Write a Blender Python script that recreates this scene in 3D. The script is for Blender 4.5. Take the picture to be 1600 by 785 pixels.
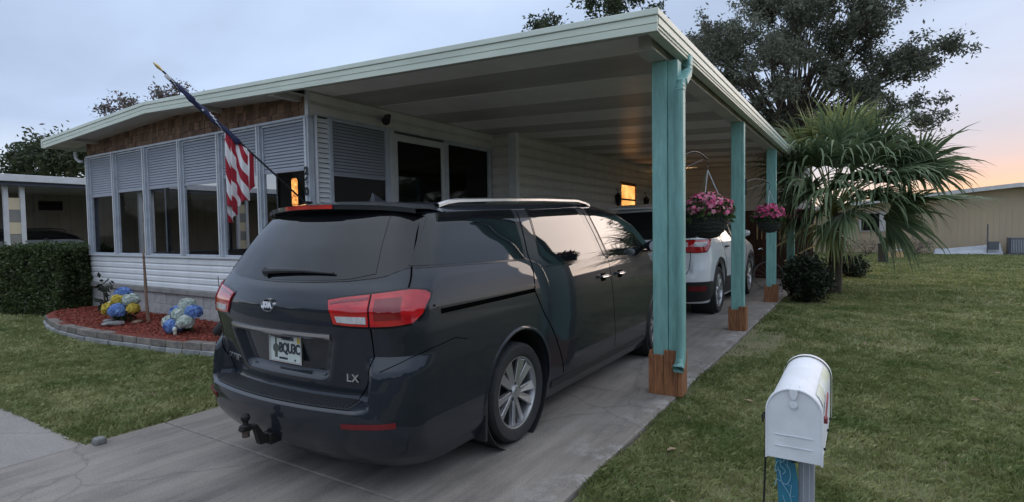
import bpy, bmesh, math, random
import numpy as np
from mathutils import Vector, Matrix
random.seed(7); rng = np.random.default_rng(7)
scene = bpy.context.scene
for o in list(bpy.data.objects): bpy.data.objects.remove(o)
COL = scene.collection
PI = math.pi

# ------------------------------------------------------------------ camera
CAM_Z = 1.6
cam_d = bpy.data.cameras.new("camera"); cam = bpy.data.objects.new("camera", cam_d); COL.objects.link(cam)
RW = np.array([[0.8451, 0.0083, -0.5346], [0.5353, -0.0423, 0.8436], [-0.0156, -0.9991, -0.0402]])
right, down, fwd = Vector(RW[:, 0]), Vector(RW[:, 1]), Vector(RW[:, 2])
fwd.normalize(); right = (right - fwd*right.dot(fwd)).normalized(); up = right.cross(fwd)
cam.matrix_world = Matrix(((right.x, up.x, -fwd.x, 0), (right.y, up.y, -fwd.y, 0), (right.z, up.z, -fwd.z, CAM_Z), (0, 0, 0, 1)))
cam_d.sensor_width = 36; cam_d.lens = 867/1600*36; cam_d.clip_start = .05; cam_d.clip_end = 3000
scene.camera = cam

# ------------------------------------------------------------------ sky and sun (dusk, broken overcast, sun low beyond the lawn)
SUN_AZ = math.radians(13)      # measured from +Y towards +X
SUN_EL = math.radians(9)
world = bpy.data.worlds.new("World"); scene.world = world; world.use_nodes = True
nt = world.node_tree; nt.nodes.clear()
def N(t, typ, **kw):
    n = t.nodes.new(typ)
    for k, v in kw.items():
        if hasattr(n, k): setattr(n, k, v)
        else: n.inputs[k].default_value = v
    return n
def math_n(t, op, a, b=None, clamp=False):
    n = t.nodes.new('ShaderNodeMath'); n.operation = op; n.use_clamp = clamp
    for i, v in enumerate((a, b)):
        if v is None: continue
        if isinstance(v, (int, float)): n.inputs[i].default_value = v
        else: t.links.new(v, n.inputs[i])
    return n.outputs[0]
def mix_n(t, fac, a, b, blend='MIX'):
    n = t.nodes.new('ShaderNodeMix'); n.data_type = 'RGBA'; n.blend_type = blend; n.clamp_factor = True
    for i, v in ((0, fac), (6, a), (7, b)):
        if isinstance(v, (int, float)): n.inputs[i].default_value = v
        elif isinstance(v, (tuple, list)): n.inputs[i].default_value = (*v[:3], 1)
        else: t.links.new(v, n.inputs[i])
    return n.outputs[2]
def ramp_n(t, fac, stops, interp='LINEAR'):
    n = t.nodes.new('ShaderNodeValToRGB'); r = n.color_ramp; r.interpolation = interp
    while len(r.elements) < len(stops): r.elements.new(.5)
    for e, (p, c) in zip(r.elements, stops):
        e.position = p; e.color = (*c, 1) if not isinstance(c, (int, float)) else (c, c, c, 1)
    t.links.new(fac, n.inputs[0]); return n.outputs[0]
tc = nt.nodes.new('ShaderNodeTexCoord')
sep = nt.nodes.new('ShaderNodeSeparateXYZ'); nt.links.new(tc.outputs['Generated'], sep.inputs[0])
zc = math_n(nt, 'MAXIMUM', sep.outputs[2], 0.0)
sky = N(nt, 'ShaderNodeTexSky', sky_type='NISHITA', sun_disc=False)
sky.sun_elevation = SUN_EL; sky.sun_rotation = SUN_AZ; sky.air_density = 1.4; sky.dust_density = 2.0
# cloud deck: soft layered noise on a plane overhead
den = math_n(nt, 'ADD', zc, .22)
cx = math_n(nt, 'DIVIDE', sep.outputs[0], den); cy = math_n(nt, 'DIVIDE', sep.outputs[1], den)
cmb = nt.nodes.new('ShaderNodeCombineXYZ'); nt.links.new(cx, cmb.inputs[0]); nt.links.new(cy, cmb.inputs[1])
mp = nt.nodes.new('ShaderNodeMapping'); mp.inputs['Scale'].default_value = (.55, .8, 1); mp.inputs['Rotation'].default_value = (0, 0, .5)
nt.links.new(cmb.outputs[0], mp.inputs[0])
noi = N(nt, 'ShaderNodeTexNoise', Scale=1.3, Detail=5.0, Roughness=.5); nt.links.new(mp.outputs[0], noi.inputs[0])
deck = ramp_n(nt, zc, [(0, (.54, .54, .515)), (.06, (.48, .52, .55)), (.16, (.31, .385, .525)), (.35, (.31, .385, .525)), (.6, (.54, .62, .75)), (1, (.74, .81, .93))])
cl = ramp_n(nt, noi.outputs[0], [(.36, .87), (.62, 1.16)])
deck = mix_n(nt, 1.0, deck, cl, 'MULTIPLY')
# warm afterglow round the low sun, fading with height and away from the sun
dotn = nt.nodes.new('ShaderNodeVectorMath'); dotn.operation = 'DOT_PRODUCT'
dotn.inputs[1].default_value = (math.sin(SUN_AZ), math.cos(SUN_AZ), 0); nt.links.new(tc.outputs['Generated'], dotn.inputs[0])
near = ramp_n(nt, dotn.outputs['Value'], [(.90, 0.0), (.965, .5), (.995, 1.0)], 'EASE')
glowc = ramp_n(nt, zc, [(0, (.56, .36, .19)), (.045, (.54, .345, .25)), (.068, (.43, .305, .30)), (.092, (.33, .30, .36)), (.13, (.27, .30, .40)), (.30, (.28, .345, .48))])
glowf = ramp_n(nt, zc, [(0, 1.0), (.12, .9), (.30, 0.0)], 'EASE')
gf = math_n(nt, 'MULTIPLY', near, glowf)
deck = mix_n(nt, gf, deck, glowc)
skym = mix_n(nt, 1.0, sky.outputs[0], (.035, .035, .035), 'MULTIPLY')
allsky = mix_n(nt, .07, deck, skym)
bg = nt.nodes.new('ShaderNodeBackground'); nt.links.new(allsky, bg.inputs[0]); bg.inputs[1].default_value = 1.0
wo = nt.nodes.new('ShaderNodeOutputWorld'); nt.links.new(bg.outputs[0], wo.inputs[0])

sd = bpy.data.lights.new("sun", 'SUN'); sd.energy = .8; sd.angle = math.radians(35); sd.color = (1, .80, .66)
sun = bpy.data.objects.new("sun", sd); COL.objects.link(sun); sun.location = (20, 40, 20)
sdir = Vector((math.sin(SUN_AZ)*math.cos(SUN_EL), math.cos(SUN_AZ)*math.cos(SUN_EL), math.sin(SUN_EL)))
sun.rotation_euler = sdir.to_track_quat('Z', 'Y').to_euler()
vs = scene.view_settings; vs.view_transform = 'Standard'; vs.look = 'None'; vs.gamma = 1; vs.use_curve_mapping = False; vs.exposure = 0.88
try:
    scene.cycles.use_denoising = True; scene.cycles.max_bounces = 8; scene.cycles.transparent_max_bounces = 16
except Exception: pass

# ------------------------------------------------------------------ materials
def S(r, g, b):
    return tuple(((c/255)/12.92 if c <= 10 else ((c/255+.055)/1.055)**2.4) for c in (r, g, b))
MATS = {}
def pmat(name, col, rough=.6, metal=0., spec=.5, var=0., vscale=6., col2=None, bump=0., bscale=60., per=0., coat=0., trans=0., emit=None, estr=0., stretch=(1, 1, 1), detail=5., subs=0., clearrough=.03):
    """Principled material: two-tone noise colour, per-object tint, fine bump."""
    m = bpy.data.materials.new(name); m.use_nodes = True; t = m.node_tree; b = t.nodes['Principled BSDF']
    b.inputs['Roughness'].default_value = rough; b.inputs['Metallic'].default_value = metal
    b.inputs['Specular IOR Level'].default_value = spec
    if coat: b.inputs['Coat Weight'].default_value = coat; b.inputs['Coat Roughness'].default_value = clearrough
    if trans: b.inputs['Transmission Weight'].default_value = trans
    if subs: b.inputs['Subsurface Weight'].default_value = subs
    if emit: b.inputs['Emission Color'].default_value = (*emit, 1); b.inputs['Emission Strength'].default_value = estr
    b.inputs['Base Color'].default_value = (*col, 1)
    m.diffuse_color = (*col, 1)
    src = None
    if var or bump:
        c = t.nodes.new('ShaderNodeTexCoord'); mpn = t.nodes.new('ShaderNodeMapping'); mpn.inputs['Scale'].default_value = stretch
        t.links.new(c.outputs['Object'], mpn.inputs[0])
    if var:
        n = N(t, 'ShaderNodeTexNoise', Scale=vscale, Detail=detail, Roughness=.6); t.links.new(mpn.outputs[0], n.inputs[0])
        c2 = col2 if col2 else tuple(x*(1-var) for x in col)
        f = ramp_n(t, n.outputs[0], [(.35, 0.), (.65, 1.)])
        src = mix_n(t, f, col, c2)
    if per:
        oi = t.nodes.new('ShaderNodeObjectInfo')
        k = math_n(t, 'MULTIPLY_ADD', oi.outputs['Random'], 2*per); k.node.inputs[2].default_value = 1-per
        hsv = t.nodes.new('ShaderNodeHueSaturation'); t.links.new(k, hsv.inputs['Value'])
        if src is not None: t.links.new(src, hsv.inputs['Color'])
        else: hsv.inputs['Color'].default_value = (*col, 1)
        src = hsv.outputs[0]
    if src is not None:
        t.links.new(src, b.inputs['Base Color'])
        if emit and var: t.links.new(src, b.inputs['Emission Color'])
    if bump:
        n2 = N(t, 'ShaderNodeTexNoise', Scale=bscale, Detail=4.0, Roughness=.6); t.links.new(mpn.outputs[0], n2.inputs[0])
        bn = t.nodes.new('ShaderNodeBump'); bn.inputs['Strength'].default_value = min(bump, 1); bn.inputs['Distance'].default_value = .01
        t.links.new(n2.outputs[0], bn.inputs['Height']); t.links.new(bn.outputs[0], b.inputs['Normal'])
    MATS[name] = m
    return m

pmat('white_vinyl', (.76, .77, .78), .45, var=.12, vscale=3, per=.03, bump=.1, bscale=40)
pmat('cream_vinyl', (.74, .71, .67), .5, var=.12, vscale=2.5, per=.03, bump=.1, bscale=40)
pmat('band_vinyl', (.72, .70, .67), .5, var=.10, vscale=2.5, per=.03)
pmat('white_metal', (.60, .61, .63), .4, var=.12, vscale=4)
pmat('frame_metal', (.52, .56, .62), .4, var=.2, vscale=5, bump=.08)
pmat('trim_green', (.63, .68, .57), .45, var=.16, vscale=3, stretch=(.4, 3, 3), col2=(.52, .57, .48))
pmat('trim_cap', (.66, .72, .63), .45, var=.12, vscale=3)
pmat('soffit', (.52, .51, .47), .6, var=.18, vscale=2)
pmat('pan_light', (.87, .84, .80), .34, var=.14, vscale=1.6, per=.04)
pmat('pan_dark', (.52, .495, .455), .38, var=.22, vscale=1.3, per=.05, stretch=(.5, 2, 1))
pmat('roof_top', (.6, .6, .6), .5, var=.2)
pmat('teal_paint', (.235, .475, .43), .5, var=.26, vscale=4, stretch=(5, 5, .9), bump=.12, bscale=25, per=.03)
pmat('cedar_base', (.36, .155, .065), .65, var=.5, vscale=9, col2=(.15, .06, .026), stretch=(5, 5, .6), bump=.3, bscale=20, per=.12)
pmat('shake', (.30, .18, .12), .85, var=.45, vscale=12, col2=(.10, .055, .035), stretch=(4, 4, .7), bump=.5, bscale=30, per=.42)
pmat('blind', (.33, .35, .40), .5, var=.08, vscale=3)
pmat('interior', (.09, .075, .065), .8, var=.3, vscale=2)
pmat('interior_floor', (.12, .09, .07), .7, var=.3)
pmat('concrete_ledge', (.29, .275, .26), .85, var=.35, vscale=7, bump=.4, bscale=60)
pmat('block_paint', (.46, .45, .44), .8, var=.3, vscale=9, bump=.4, bscale=45, per=.06, col2=(.33, .32, .31))
pmat('edging_block', (.25, .215, .18), .9, var=.45, vscale=9, bump=.7, bscale=50, per=.25, col2=(.12, .11, .105))
pmat('edging_low', (.33, .33, .33), .9, var=.35, vscale=9, bump=.6, bscale=50, per=.15)
pmat('black_plastic', (.018, .018, .02), .5, bump=.15, bscale=150)
pmat('ridged_plastic', (.03, .031, .034), .45)
pmat('rubber', (.022, .022, .023), .75, var=.3, vscale=20, bump=.3, bscale=90)
pmat('dark_gap', (.003, .003, .003), 1., spec=0.)
pmat('chrome', (.72, .73, .75), .14, metal=1.)
pmat('satin_chrome', (.55, .56, .58), .28, metal=1.)
pmat('alloy', (.50, .50, .51), .32, metal=.85, var=.12, vscale=14)
pmat('alloy_dark', (.03, .03, .032), .5, metal=.3)
pmat('van_paint', (.017, .021, .029), .42, metal=.12, coat=.8, clearrough=.02, var=.10, vscale=1.5, spec=.12)
pmat('suv_paint', (.78, .79, .80), .35, coat=.8, clearrough=.05)
pmat('black_paint', (.012, .013, .016), .25, metal=.3, coat=1.)
pmat('car_glass', (.010, .011, .013), .03, spec=.75)
pmat('glass_tint', (.007, .008, .010), .03, spec=.5)
pmat('glass_border', (.008, .008, .009), .12)
pmat('red_lens', (.58, .012, .016), .12, coat=1., var=.35, vscale=7, stretch=(1, 1, 3), col2=(.34, .006, .010))
pmat('red_lens_dark', (.20, .004, .008), .15, coat=1.)
pmat('clear_lens', (.55, .55, .55), .12, coat=1., var=.3, vscale=60, stretch=(1, 1, .2))
pmat('reflector_red', (.16, .010, .014), .25)
pmat('plate_white', (.62, .64, .60), .4, var=.2, vscale=10, col2=(.52, .58, .54))
pmat('plate_ink', (.03, .04, .05), .5)
pmat('plate_motif', (.10, .12, .10), .5, var=.5, vscale=50)
pmat('plate_sticker', (.55, .42, .08), .5)
pmat('iron', (.022, .020, .019), .6, metal=.4, var=.3, vscale=20, bump=.3)
pmat('rust_iron', (.16, .12, .10), .5, metal=.6, var=.5, vscale=20)
pmat('black_metal', (.015, .015, .016), .5, metal=.3)
pmat('flag_blue', (.018, .022, .07), .8, var=.2, vscale=20)
pmat('flag_white', (.62, .61, .62), .8)
pmat('brass', (.55, .42, .20), .35, metal=.8)
pmat('mail_white', (.74, .75, .78), .6, var=.10, vscale=14, spec=.3, bump=.05, bscale=30)
pmat('mail_algae', (.74, .75, .76), .6, var=.4, vscale=10, stretch=(3, 3, 1), col2=(.56, .58, .38), spec=.3)
pmat('flag_red', (.30, .045, .05), .5, var=.3, vscale=15)
pmat('grey_vinyl', (.33, .34, .38), .5, var=.08, vscale=6)
pmat('fish_blue', (.035, .16, .36), .4, var=.9, vscale=2.2, col2=(.03, .22, .20), stretch=(.6, .6, 1.6))
pmat('fish_ink', (.22, .42, .52), .5)
pmat('cord_black', (.012, .012, .012), .6)
pmat('mulch', (.32, .062, .032), .9, var=.6, vscale=60, col2=(.055, .012, .008), bump=1., bscale=120)
pmat('mulch_chip', (.42, .088, .048), .85, var=.6, vscale=25, col2=(.07, .014, .010))
pmat('leaf_dark', (.028, .045, .018), .55, var=.5, vscale=5, per=.1, col2=(.045, .06, .022))
pmat('stick', (.24, .15, .10), .8, var=.4, vscale=20)
pmat('stone', (.24, .235, .23), .85, var=.35, vscale=14, bump=.5, bscale=40)
pmat('pot_dark', (.018, .019, .018), .6)
pmat('bark', (.085, .07, .055), .9, var=.5, vscale=9, bump=.8, bscale=25, stretch=(1, 1, .25))
pmat('palm_bark', (.10, .075, .05), .9, var=.5, vscale=14, bump=.8, bscale=30)
def leafmat(name, c1, c2, scale=1.2, rough=.55, tr=.25, var_attr=True):
    """Leaf: colour varies between twigs (a stored random value per leaf) and by soft noise; slightly translucent."""
    m = bpy.data.materials.new(name); m.use_nodes = True; t = m.node_tree; b = t.nodes['Principled BSDF']
    b.inputs['Roughness'].default_value = rough; b.inputs['Specular IOR Level'].default_value = .35
    at = t.nodes.new('ShaderNodeAttribute'); at.attribute_name = 'rnd'
    c = t.nodes.new('ShaderNodeTexCoord'); n = N(t, 'ShaderNodeTexNoise', Scale=scale, Detail=3.0); t.links.new(c.outputs['Object'], n.inputs[0])
    f = math_n(t, 'MULTIPLY', at.outputs['Fac'], .6); f2 = math_n(t, 'MULTIPLY_ADD', n.outputs[0], 1.2); f2.node.inputs[2].default_value = -.35
    f3 = math_n(t, 'ADD', f, f2, True)
    col = mix_n(t, f3, c1, c2); t.links.new(col, b.inputs['Base Color'])
    tl = t.nodes.new('ShaderNodeBsdfTranslucent'); t.links.new(col, tl.inputs[0])
    mx = t.nodes.new('ShaderNodeMixShader'); mx.inputs[0].default_value = tr
    out = t.nodes['Material Output']; t.links.new(b.outputs[0], mx.inputs[1]); t.links.new(tl.outputs[0], mx.inputs[2]); t.links.new(mx.outputs[0], out.inputs[0])
    MATS[name] = m; return m
leafmat('hyd_blue', (.06, .14, .46), (.30, .46, .78), 14., .8, .1)
leafmat('hyd_yellow', (.42, .28, .01), (.80, .66, .14), 14., .8, .1)
leafmat('hyd_white', (.32, .42, .36), (.76, .80, .74), 14., .8, .1)
leafmat('oak_leaf', (.060, .070, .052), (.165, .180, .130), .55)
leafmat('pine_leaf', (.030, .045, .024), (.075, .095, .045), .8)
leafmat('maroon_leaf', (.075, .060, .055), (.16, .13, .11), .6)
leafmat('hedge_leaf', (.028, .045, .016), (.085, .115, .038), 2.0)
leafmat('bush_leaf', (.012, .018, .011), (.030, .042, .022), 2.0)
leafmat('palm_leaf', (.058, .098, .048), (.19, .245, .125), 1.0, .5, .2)
leafmat('palm_old', (.10, .14, .045), (.30, .31, .11), 1.0, .5, .2)
leafmat('basket_leaf', (.03, .06, .02), (.08, .13, .04), 3.0)
leafmat('pink_petal', (.62, .07, .20), (.82, .42, .48), 9.0, .6, .2)
leafmat('magenta_petal', (.56, .03, .16), (.74, .17, .33), 9.0, .6, .2)
leafmat('grass_blade', (.086, .140, .034), (.42, .41, .19), 1.6, .6, .25)
leafmat('basket_moss', (.018, .022, .014), (.05, .05, .03), 6., .9, 0.)

# concrete: streaked along the drive, stained, cracked
def concrete(name, base, dark, streak=(2.2, .22, 1), wear=False):
    m = bpy.data.materials.new(name); m.use_nodes = True; t = m.node_tree; b = t.nodes['Principled BSDF']
    c = t.nodes.new('ShaderNodeTexCoord'); mpn = t.nodes.new('ShaderNodeMapping'); mpn.inputs['Scale'].default_value = streak
    t.links.new(c.outputs['Object'], mpn.inputs[0])
    n1 = N(t, 'ShaderNodeTexNoise', Scale=1.6, Detail=8.0, Roughness=.68); t.links.new(mpn.outputs[0], n1.inputs[0])
    n2 = N(t, 'ShaderNodeTexNoise', Scale=1.1, Detail=7.0, Roughness=.65); t.links.new(c.outputs['Object'], n2.inputs[0])
    n3 = N(t, 'ShaderNodeTexNoise', Scale=85.0, Detail=3.0, Roughness=.7); t.links.new(c.outputs['Object'], n3.inputs[0])
    f1 = ramp_n(t, n1.outputs[0], [(.36, 0.), (.66, 1.)]); f2 = ramp_n(t, n2.outputs[0], [(.38, 0.), (.68, 1.)])
    col = mix_n(t, f1, dark, base); col = mix_n(t, math_n(t, 'MULTIPLY', f2, .5), col, tuple(x*1.22 for x in base))
    sp = ramp_n(t, n3.outputs[0], [(.35, .80), (.65, 1.14)]); col = mix_n(t, 1., col, sp, 'MULTIPLY')
    v = N(t, 'ShaderNodeTexVoronoi', Scale=.42); v.feature = 'DISTANCE_TO_EDGE'
    nv = N(t, 'ShaderNodeTexNoise', Scale=2.5, Detail=6.0); t.links.new(c.outputs['Object'], nv.inputs[0])
    wv = mix_n(t, .22, c.outputs['Object'], nv.outputs[1]); t.links.new(wv, v.inputs['Vector'])
    ck = ramp_n(t, v.outputs['Distance'], [(0., .45), (.005, 1.)]); col = mix_n(t, .5, col, mix_n(t, 1., col, ck, 'MULTIPLY'))
    if wear:   # paste worn off along the open edge: pale speckled aggregate
        sx_ = t.nodes.new('ShaderNodeSeparateXYZ'); t.links.new(c.outputs['Object'], sx_.inputs[0])
        e = t.nodes.new('ShaderNodeMapRange'); e.inputs[1].default_value = -1.85; e.inputs[2].default_value = -1.50; t.links.new(sx_.outputs[0], e.inputs[0])
        n4 = N(t, 'ShaderNodeTexNoise', Scale=2.3, Detail=8.0, Roughness=.75); t.links.new(c.outputs['Object'], n4.inputs[0])
        wf_ = math_n(t, 'MULTIPLY', math_n(t, 'MULTIPLY', e.outputs[0], ramp_n(t, n4.outputs[0], [(.50, 0.), (.62, 1.)])), .4)
        col = mix_n(t, wf_, col, mix_n(t, 1., (.62, .62, .62), sp, 'MULTIPLY'))
    t.links.new(col, b.inputs['Base Color']); b.inputs['Roughness'].default_value = .8
    bn = t.nodes.new('ShaderNodeBump'); bn.inputs['Strength'].default_value = .35; bn.inputs['Distance'].default_value = .006
    t.links.new(n3.outputs[0], bn.inputs['Height']); t.links.new(bn.outputs[0], b.inputs['Normal'])
    MATS[name] = m
concrete('drive_concrete', (.285, .252, .222), (.112, .101, .091), wear=True)
concrete('walk_concrete', (.275, .250, .228), (.20, .183, .168), (.5, 1.2, 1))
pmat('asphalt', (.05, .05, .052), .9, var=.3, vscale=40, bump=.5, bscale=120)
pmat('lawn_soil', (.12, .135, .055), .95, var=.8, vscale=2.2, col2=(.22, .19, .11), bump=1., bscale=70, detail=9)
pmat('shed_wood', (.085, .040, .026), .8, var=.4, vscale=5, per=.2, stretch=(1, 1, .3), bump=.3)
pmat('beige_panel', (.47, .39, .275), .6, var=.10, vscale=1.2, stretch=(1, 1, .3))
pmat('neighbor_wall', (.27, .26, .24), .75, var=.2, vscale=1.5)
pmat('neighbor_cream', (.62, .52, .36), .6)
pmat('neighbor_roof', (.50, .53, .56), .5, var=.2, vscale=2)
pmat('navy_trim', (.06, .07, .10), .6)
pmat('ac_metal', (.13, .145, .165), .5, metal=.2, var=.2)
pmat('barrel_dark', (.030, .036, .030), .6, var=.4, vscale=8)
pmat('sheet_white', (.50, .54, .60), .45, var=.3, vscale=2, stretch=(1, 1, 4))
pmat('dry_leaf', (.30, .21, .13), .8, var=.4, vscale=30, per=.3)
pmat('basket_wicker', (.040, .042, .034), .85, var=.5, vscale=40, bump=.8, bscale=70)
pmat('bulb', (1, .7, .35), .4, emit=(1., .52, .18), estr=14.)
pmat('warm_shade', (1., .42, .10), .5, emit=(1., .40, .09), estr=2.2, var=.7, vscale=16, col2=(.25, .08, .02))
pmat('lit_room', (1., .50, .15), .7, emit=(1., .47, .13), estr=1.3, var=.5, vscale=2.2, col2=(.62, .24, .05), detail=2.)
pmat('curtain', (.55, .40, .22), .8)

# flag stripes from a stored coordinate
m = bpy.data.materials.new('flag_stripes'); m.use_nodes = True; t = m.node_tree; b = t.nodes['Principled BSDF']
uvn = t.nodes.new('ShaderNodeUVMap'); sx = t.nodes.new('ShaderNodeSeparateXYZ'); t.links.new(uvn.outputs[0], sx.inputs[0])
fr = math_n(t, 'FRACT', sx.outputs[0]); st = math_n(t, 'GREATER_THAN', fr, .5)
t.links.new(mix_n(t, st, (.36, .018, .035), (.72, .71, .72)), b.inputs['Base Color']); b.inputs['Roughness'].default_value = .85
MATS['flag_stripes'] = m
# thin window glass: tinted see-through with fresnel reflection
def winglass(name, tint, kr=.80):
    m = bpy.data.materials.new(name); m.use_nodes = True; t = m.node_tree; t.nodes.remove(t.nodes['Principled BSDF'])
    tr = t.nodes.new('ShaderNodeBsdfTransparent'); tr.inputs[0].default_value = (*tint, 1)
    gl = t.nodes.new('ShaderNodeBsdfGlossy'); gl.inputs['Roughness'].default_value = .04; gl.inputs[0].default_value = (.8, .8, .8, 1)
    fz = t.nodes.new('ShaderNodeLayerWeight'); fz.inputs[0].default_value = .5
    fk = math_n(t, 'MULTIPLY_ADD', math_n(t, 'POWER', fz.outputs['Facing'], 5.), kr); fk.node.inputs[2].default_value = .03*kr/.8
    mx = t.nodes.new('ShaderNodeMixShader'); t.links.new(fk, mx.inputs[0]); t.links.new(tr.outputs[0], mx.inputs[1]); t.links.new(gl.outputs[0], mx.inputs[2])
    t.links.new(mx.outputs[0], t.nodes['Material Output'].inputs[0]); MATS[name] = m
winglass('pane_glass', (.42, .43, .45)); winglass('lit_glass', (.9, .9, .9)); winglass('screen_pane', (.66, .67, .69), .12)

# ------------------------------------------------------------------ mesh helpers
OFF = {}
def thing(name, label, cat, loc=(0, 0, 0), group=None, rotz=0):
    o = bpy.data.objects.new(name, None); COL.objects.link(o); o.location = loc; o.rotation_euler = (0, 0, rotz)
    o.empty_display_size = .1; tag(o, label, cat, group); OFF[o.name] = Vector(loc); return o
def tag(o, label=None, cat=None, group=None, kind=None):
    if label: o['label'] = label
    if cat: o['category'] = cat
    if group: o['group'] = group
    if kind: o['kind'] = kind
    return o
class MB:
    def __init__(s): s.v = []; s.f = []; s.mi = []
    def add(s, vs, fs, mi=0):
        b = len(s.v); s.v += [tuple(map(float, p)) for p in vs]; s.f += [tuple(i+b for i in q) for q in fs]; s.mi += [mi]*len(fs); return s
    def box(s, x0, x1, y0, y1, z0, z1, mi=0):
        p = [(x0, y0, z0), (x1, y0, z0), (x1, y1, z0), (x0, y1, z0), (x0, y0, z1), (x1, y0, z1), (x1, y1, z1), (x0, y1, z1)]
        return s.add(p, [(3, 2, 1, 0), (4, 5, 6, 7), (0, 1, 5, 4), (1, 2, 6, 5), (2, 3, 7, 6), (3, 0, 4, 7)], mi)
    def hexa(s, lo, hi, mi=0):
        """lo, hi: 4 corner points each (bottom ring, top ring)"""
        return s.add(list(lo)+list(hi), [(3, 2, 1, 0), (4, 5, 6, 7), (0, 1, 5, 4), (1, 2, 6, 5), (2, 3, 7, 6), (3, 0, 4, 7)], mi)
    def prism(s, poly, axis, a, b, mi=0):
        def P(u, v, w): return (w, u, v) if axis == 'x' else ((u, w, v) if axis == 'y' else (u, v, w))
        n = len(poly)
        vs = [P(u, v, a) for u, v in poly]+[P(u, v, b) for u, v in poly]
        fs = [tuple(range(n))[::-1], tuple(range(n, 2*n))]+[(i, (i+1) % n, n+(i+1) % n, n+i) for i in range(n)]
        return s.add(vs, fs, mi)
    def tube(s, pts, r, n=8, mi=0, caps=True):
        pts = [Vector(p) for p in pts]; m = len(pts)
        rs = r if isinstance(r, (list, tuple)) else [r]*m
        vs = []; ref = None
        for i, p in enumerate(pts):
            d = (pts[min(i+1, m-1)]-pts[max(i-1, 0)]).normalized()
            if ref is None: ref = Vector((0, 0, 1)) if abs(d.z) < .9 else Vector((1, 0, 0))
            a = d.cross(ref).normalized(); bb = a.cross(d).normalized(); ref = bb if abs(bb.dot(d)) < .9 else ref
            for k in range(n):
                t = 2*PI*k/n; vs.append(p+a*(rs[i]*math.cos(t))+bb*(rs[i]*math.sin(t)))
        fs = [(i*n+k, i*n+(k+1) % n, (i+1)*n+(k+1) % n, (i+1)*n+k) for i in range(m-1) for k in range(n)]
        if caps: fs += [tuple(range(n))[::-1], tuple(range((m-1)*n, m*n))]
        return s.add(vs, fs, mi)
    def lathe(s, prof, n=24, axis='z', c=(0, 0, 0), mi=0, closed=False):
        vs = []
        for r, h in prof:
            for k in range(n):
                t = 2*PI*k/n; a, b = r*math.cos(t), r*math.sin(t)
                p = (a, b, h) if axis == 'z' else ((h, a, b) if axis == 'x' else (a, h, b))
                vs.append((p[0]+c[0], p[1]+c[1], p[2]+c[2]))
        m = len(prof); fs = [(i*n+k, i*n+(k+1) % n, (i+1)*n+(k+1) % n, (i+1)*n+k) for i in range(m-1) for k in range(n)]
        if closed: fs += [((m-1)*n+k, (m-1)*n+(k+1) % n, (k+1) % n, k) for k in range(n)]
        else: fs += [tuple(range(n))[::-1], tuple(range((m-1)*n, m*n))]
        return s.add(vs, fs, mi)
    def grid(s, P, mi=0, wrap=False):
        ni, nj = len(P), len(P[0]); vs = [p for row in P for p in row]
        fs = [(i*nj+j, i*nj+j+1, (i+1)*nj+j+1, (i+1)*nj+j) for i in range(ni-1) for j in range(nj-1)]
        return s.add(vs, fs, mi)
    def mesh(s, name, mats, smooth=False, off=(0, 0, 0), fix=True):
        me = bpy.data.meshes.new(name); o = Vector(off)
        me.from_pydata([(p[0]-o.x, p[1]-o.y, p[2]-o.z) for p in s.v], [], s.f)
        for mm in (mats if isinstance(mats, (list, tuple)) else [mats]): me.materials.append(MATS[mm])
        if any(s.mi): me.polygons.foreach_set('material_index', s.mi)
        if fix:
            bm = bmesh.new(); bm.from_mesh(me); bmesh.ops.recalc_face_normals(bm, faces=bm.faces); bm.to_mesh(me); bm.free()
        if smooth:
            me.polygons.foreach_set('use_smooth', [True]*len(me.polygons))
            me.set_sharp_from_angle(angle=math.radians(smooth if smooth is not True else 35))
        me.update(); return me
    def build(s, name, mats, parent=None, smooth=False, bevel=0., world=True, fix=True):
        off = OFF.get(parent.name, Vector((0, 0, 0))) if (parent and world) else Vector((0, 0, 0))
        me = s.mesh(name, mats, smooth, off, fix)
        o = bpy.data.objects.new(name, me); COL.objects.link(o); o.parent = parent
        OFF[o.name] = off
        if bevel: addbevel(o, bevel)
        return o
def addbevel(o, w, seg=2):
    md = o.modifiers.new('bevel', 'BEVEL'); md.width = w; md.segments = seg; md.limit_method = 'ANGLE'; md.angle_limit = math.radians(40)
def inst(me, name, parent, loc, rot=(0, 0, 0), scale=(1, 1, 1), world=True):
    o = bpy.data.objects.new(name, me); COL.objects.link(o); o.parent = parent
    off = OFF.get(parent.name, Vector((0, 0, 0))) if (parent and world) else Vector((0, 0, 0))
    o.location = Vector(loc)-off; o.rotation_euler = rot; o.scale = scale; OFF[o.name] = Vector(loc); return o
def box(name, mat, parent, x0, x1, y0, y1, z0, z1, bevel=0.): return MB().box(x0, x1, y0, y1, z0, z1).build(name, mat, parent, bevel=bevel)
def copy_tree(o, parent=None):
    c = o.copy(); COL.objects.link(c); c.parent = parent
    for ch in list(o.children): copy_tree(ch, c)
    return c
def struct(o): o['kind'] = 'structure'; return o
def text_mesh(name, body, size, mat, extrude=.002, bold=0., spacing=1.):
    cu = bpy.data.curves.new(name, 'FONT'); cu.body = body; cu.size = size; cu.extrude = extrude; cu.align_x = 'CENTER'; cu.align_y = 'CENTER'; cu.offset = bold; cu.space_character = spacing
    to = bpy.data.objects.new(name, cu); COL.objects.link(to); bpy.context.view_layer.update()
    me = bpy.data.meshes.new_from_object(to.evaluated_get(bpy.context.evaluated_depsgraph_get()))
    bpy.data.objects.remove(to); me.materials.clear(); me.materials.append(MATS[mat]); return me

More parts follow.
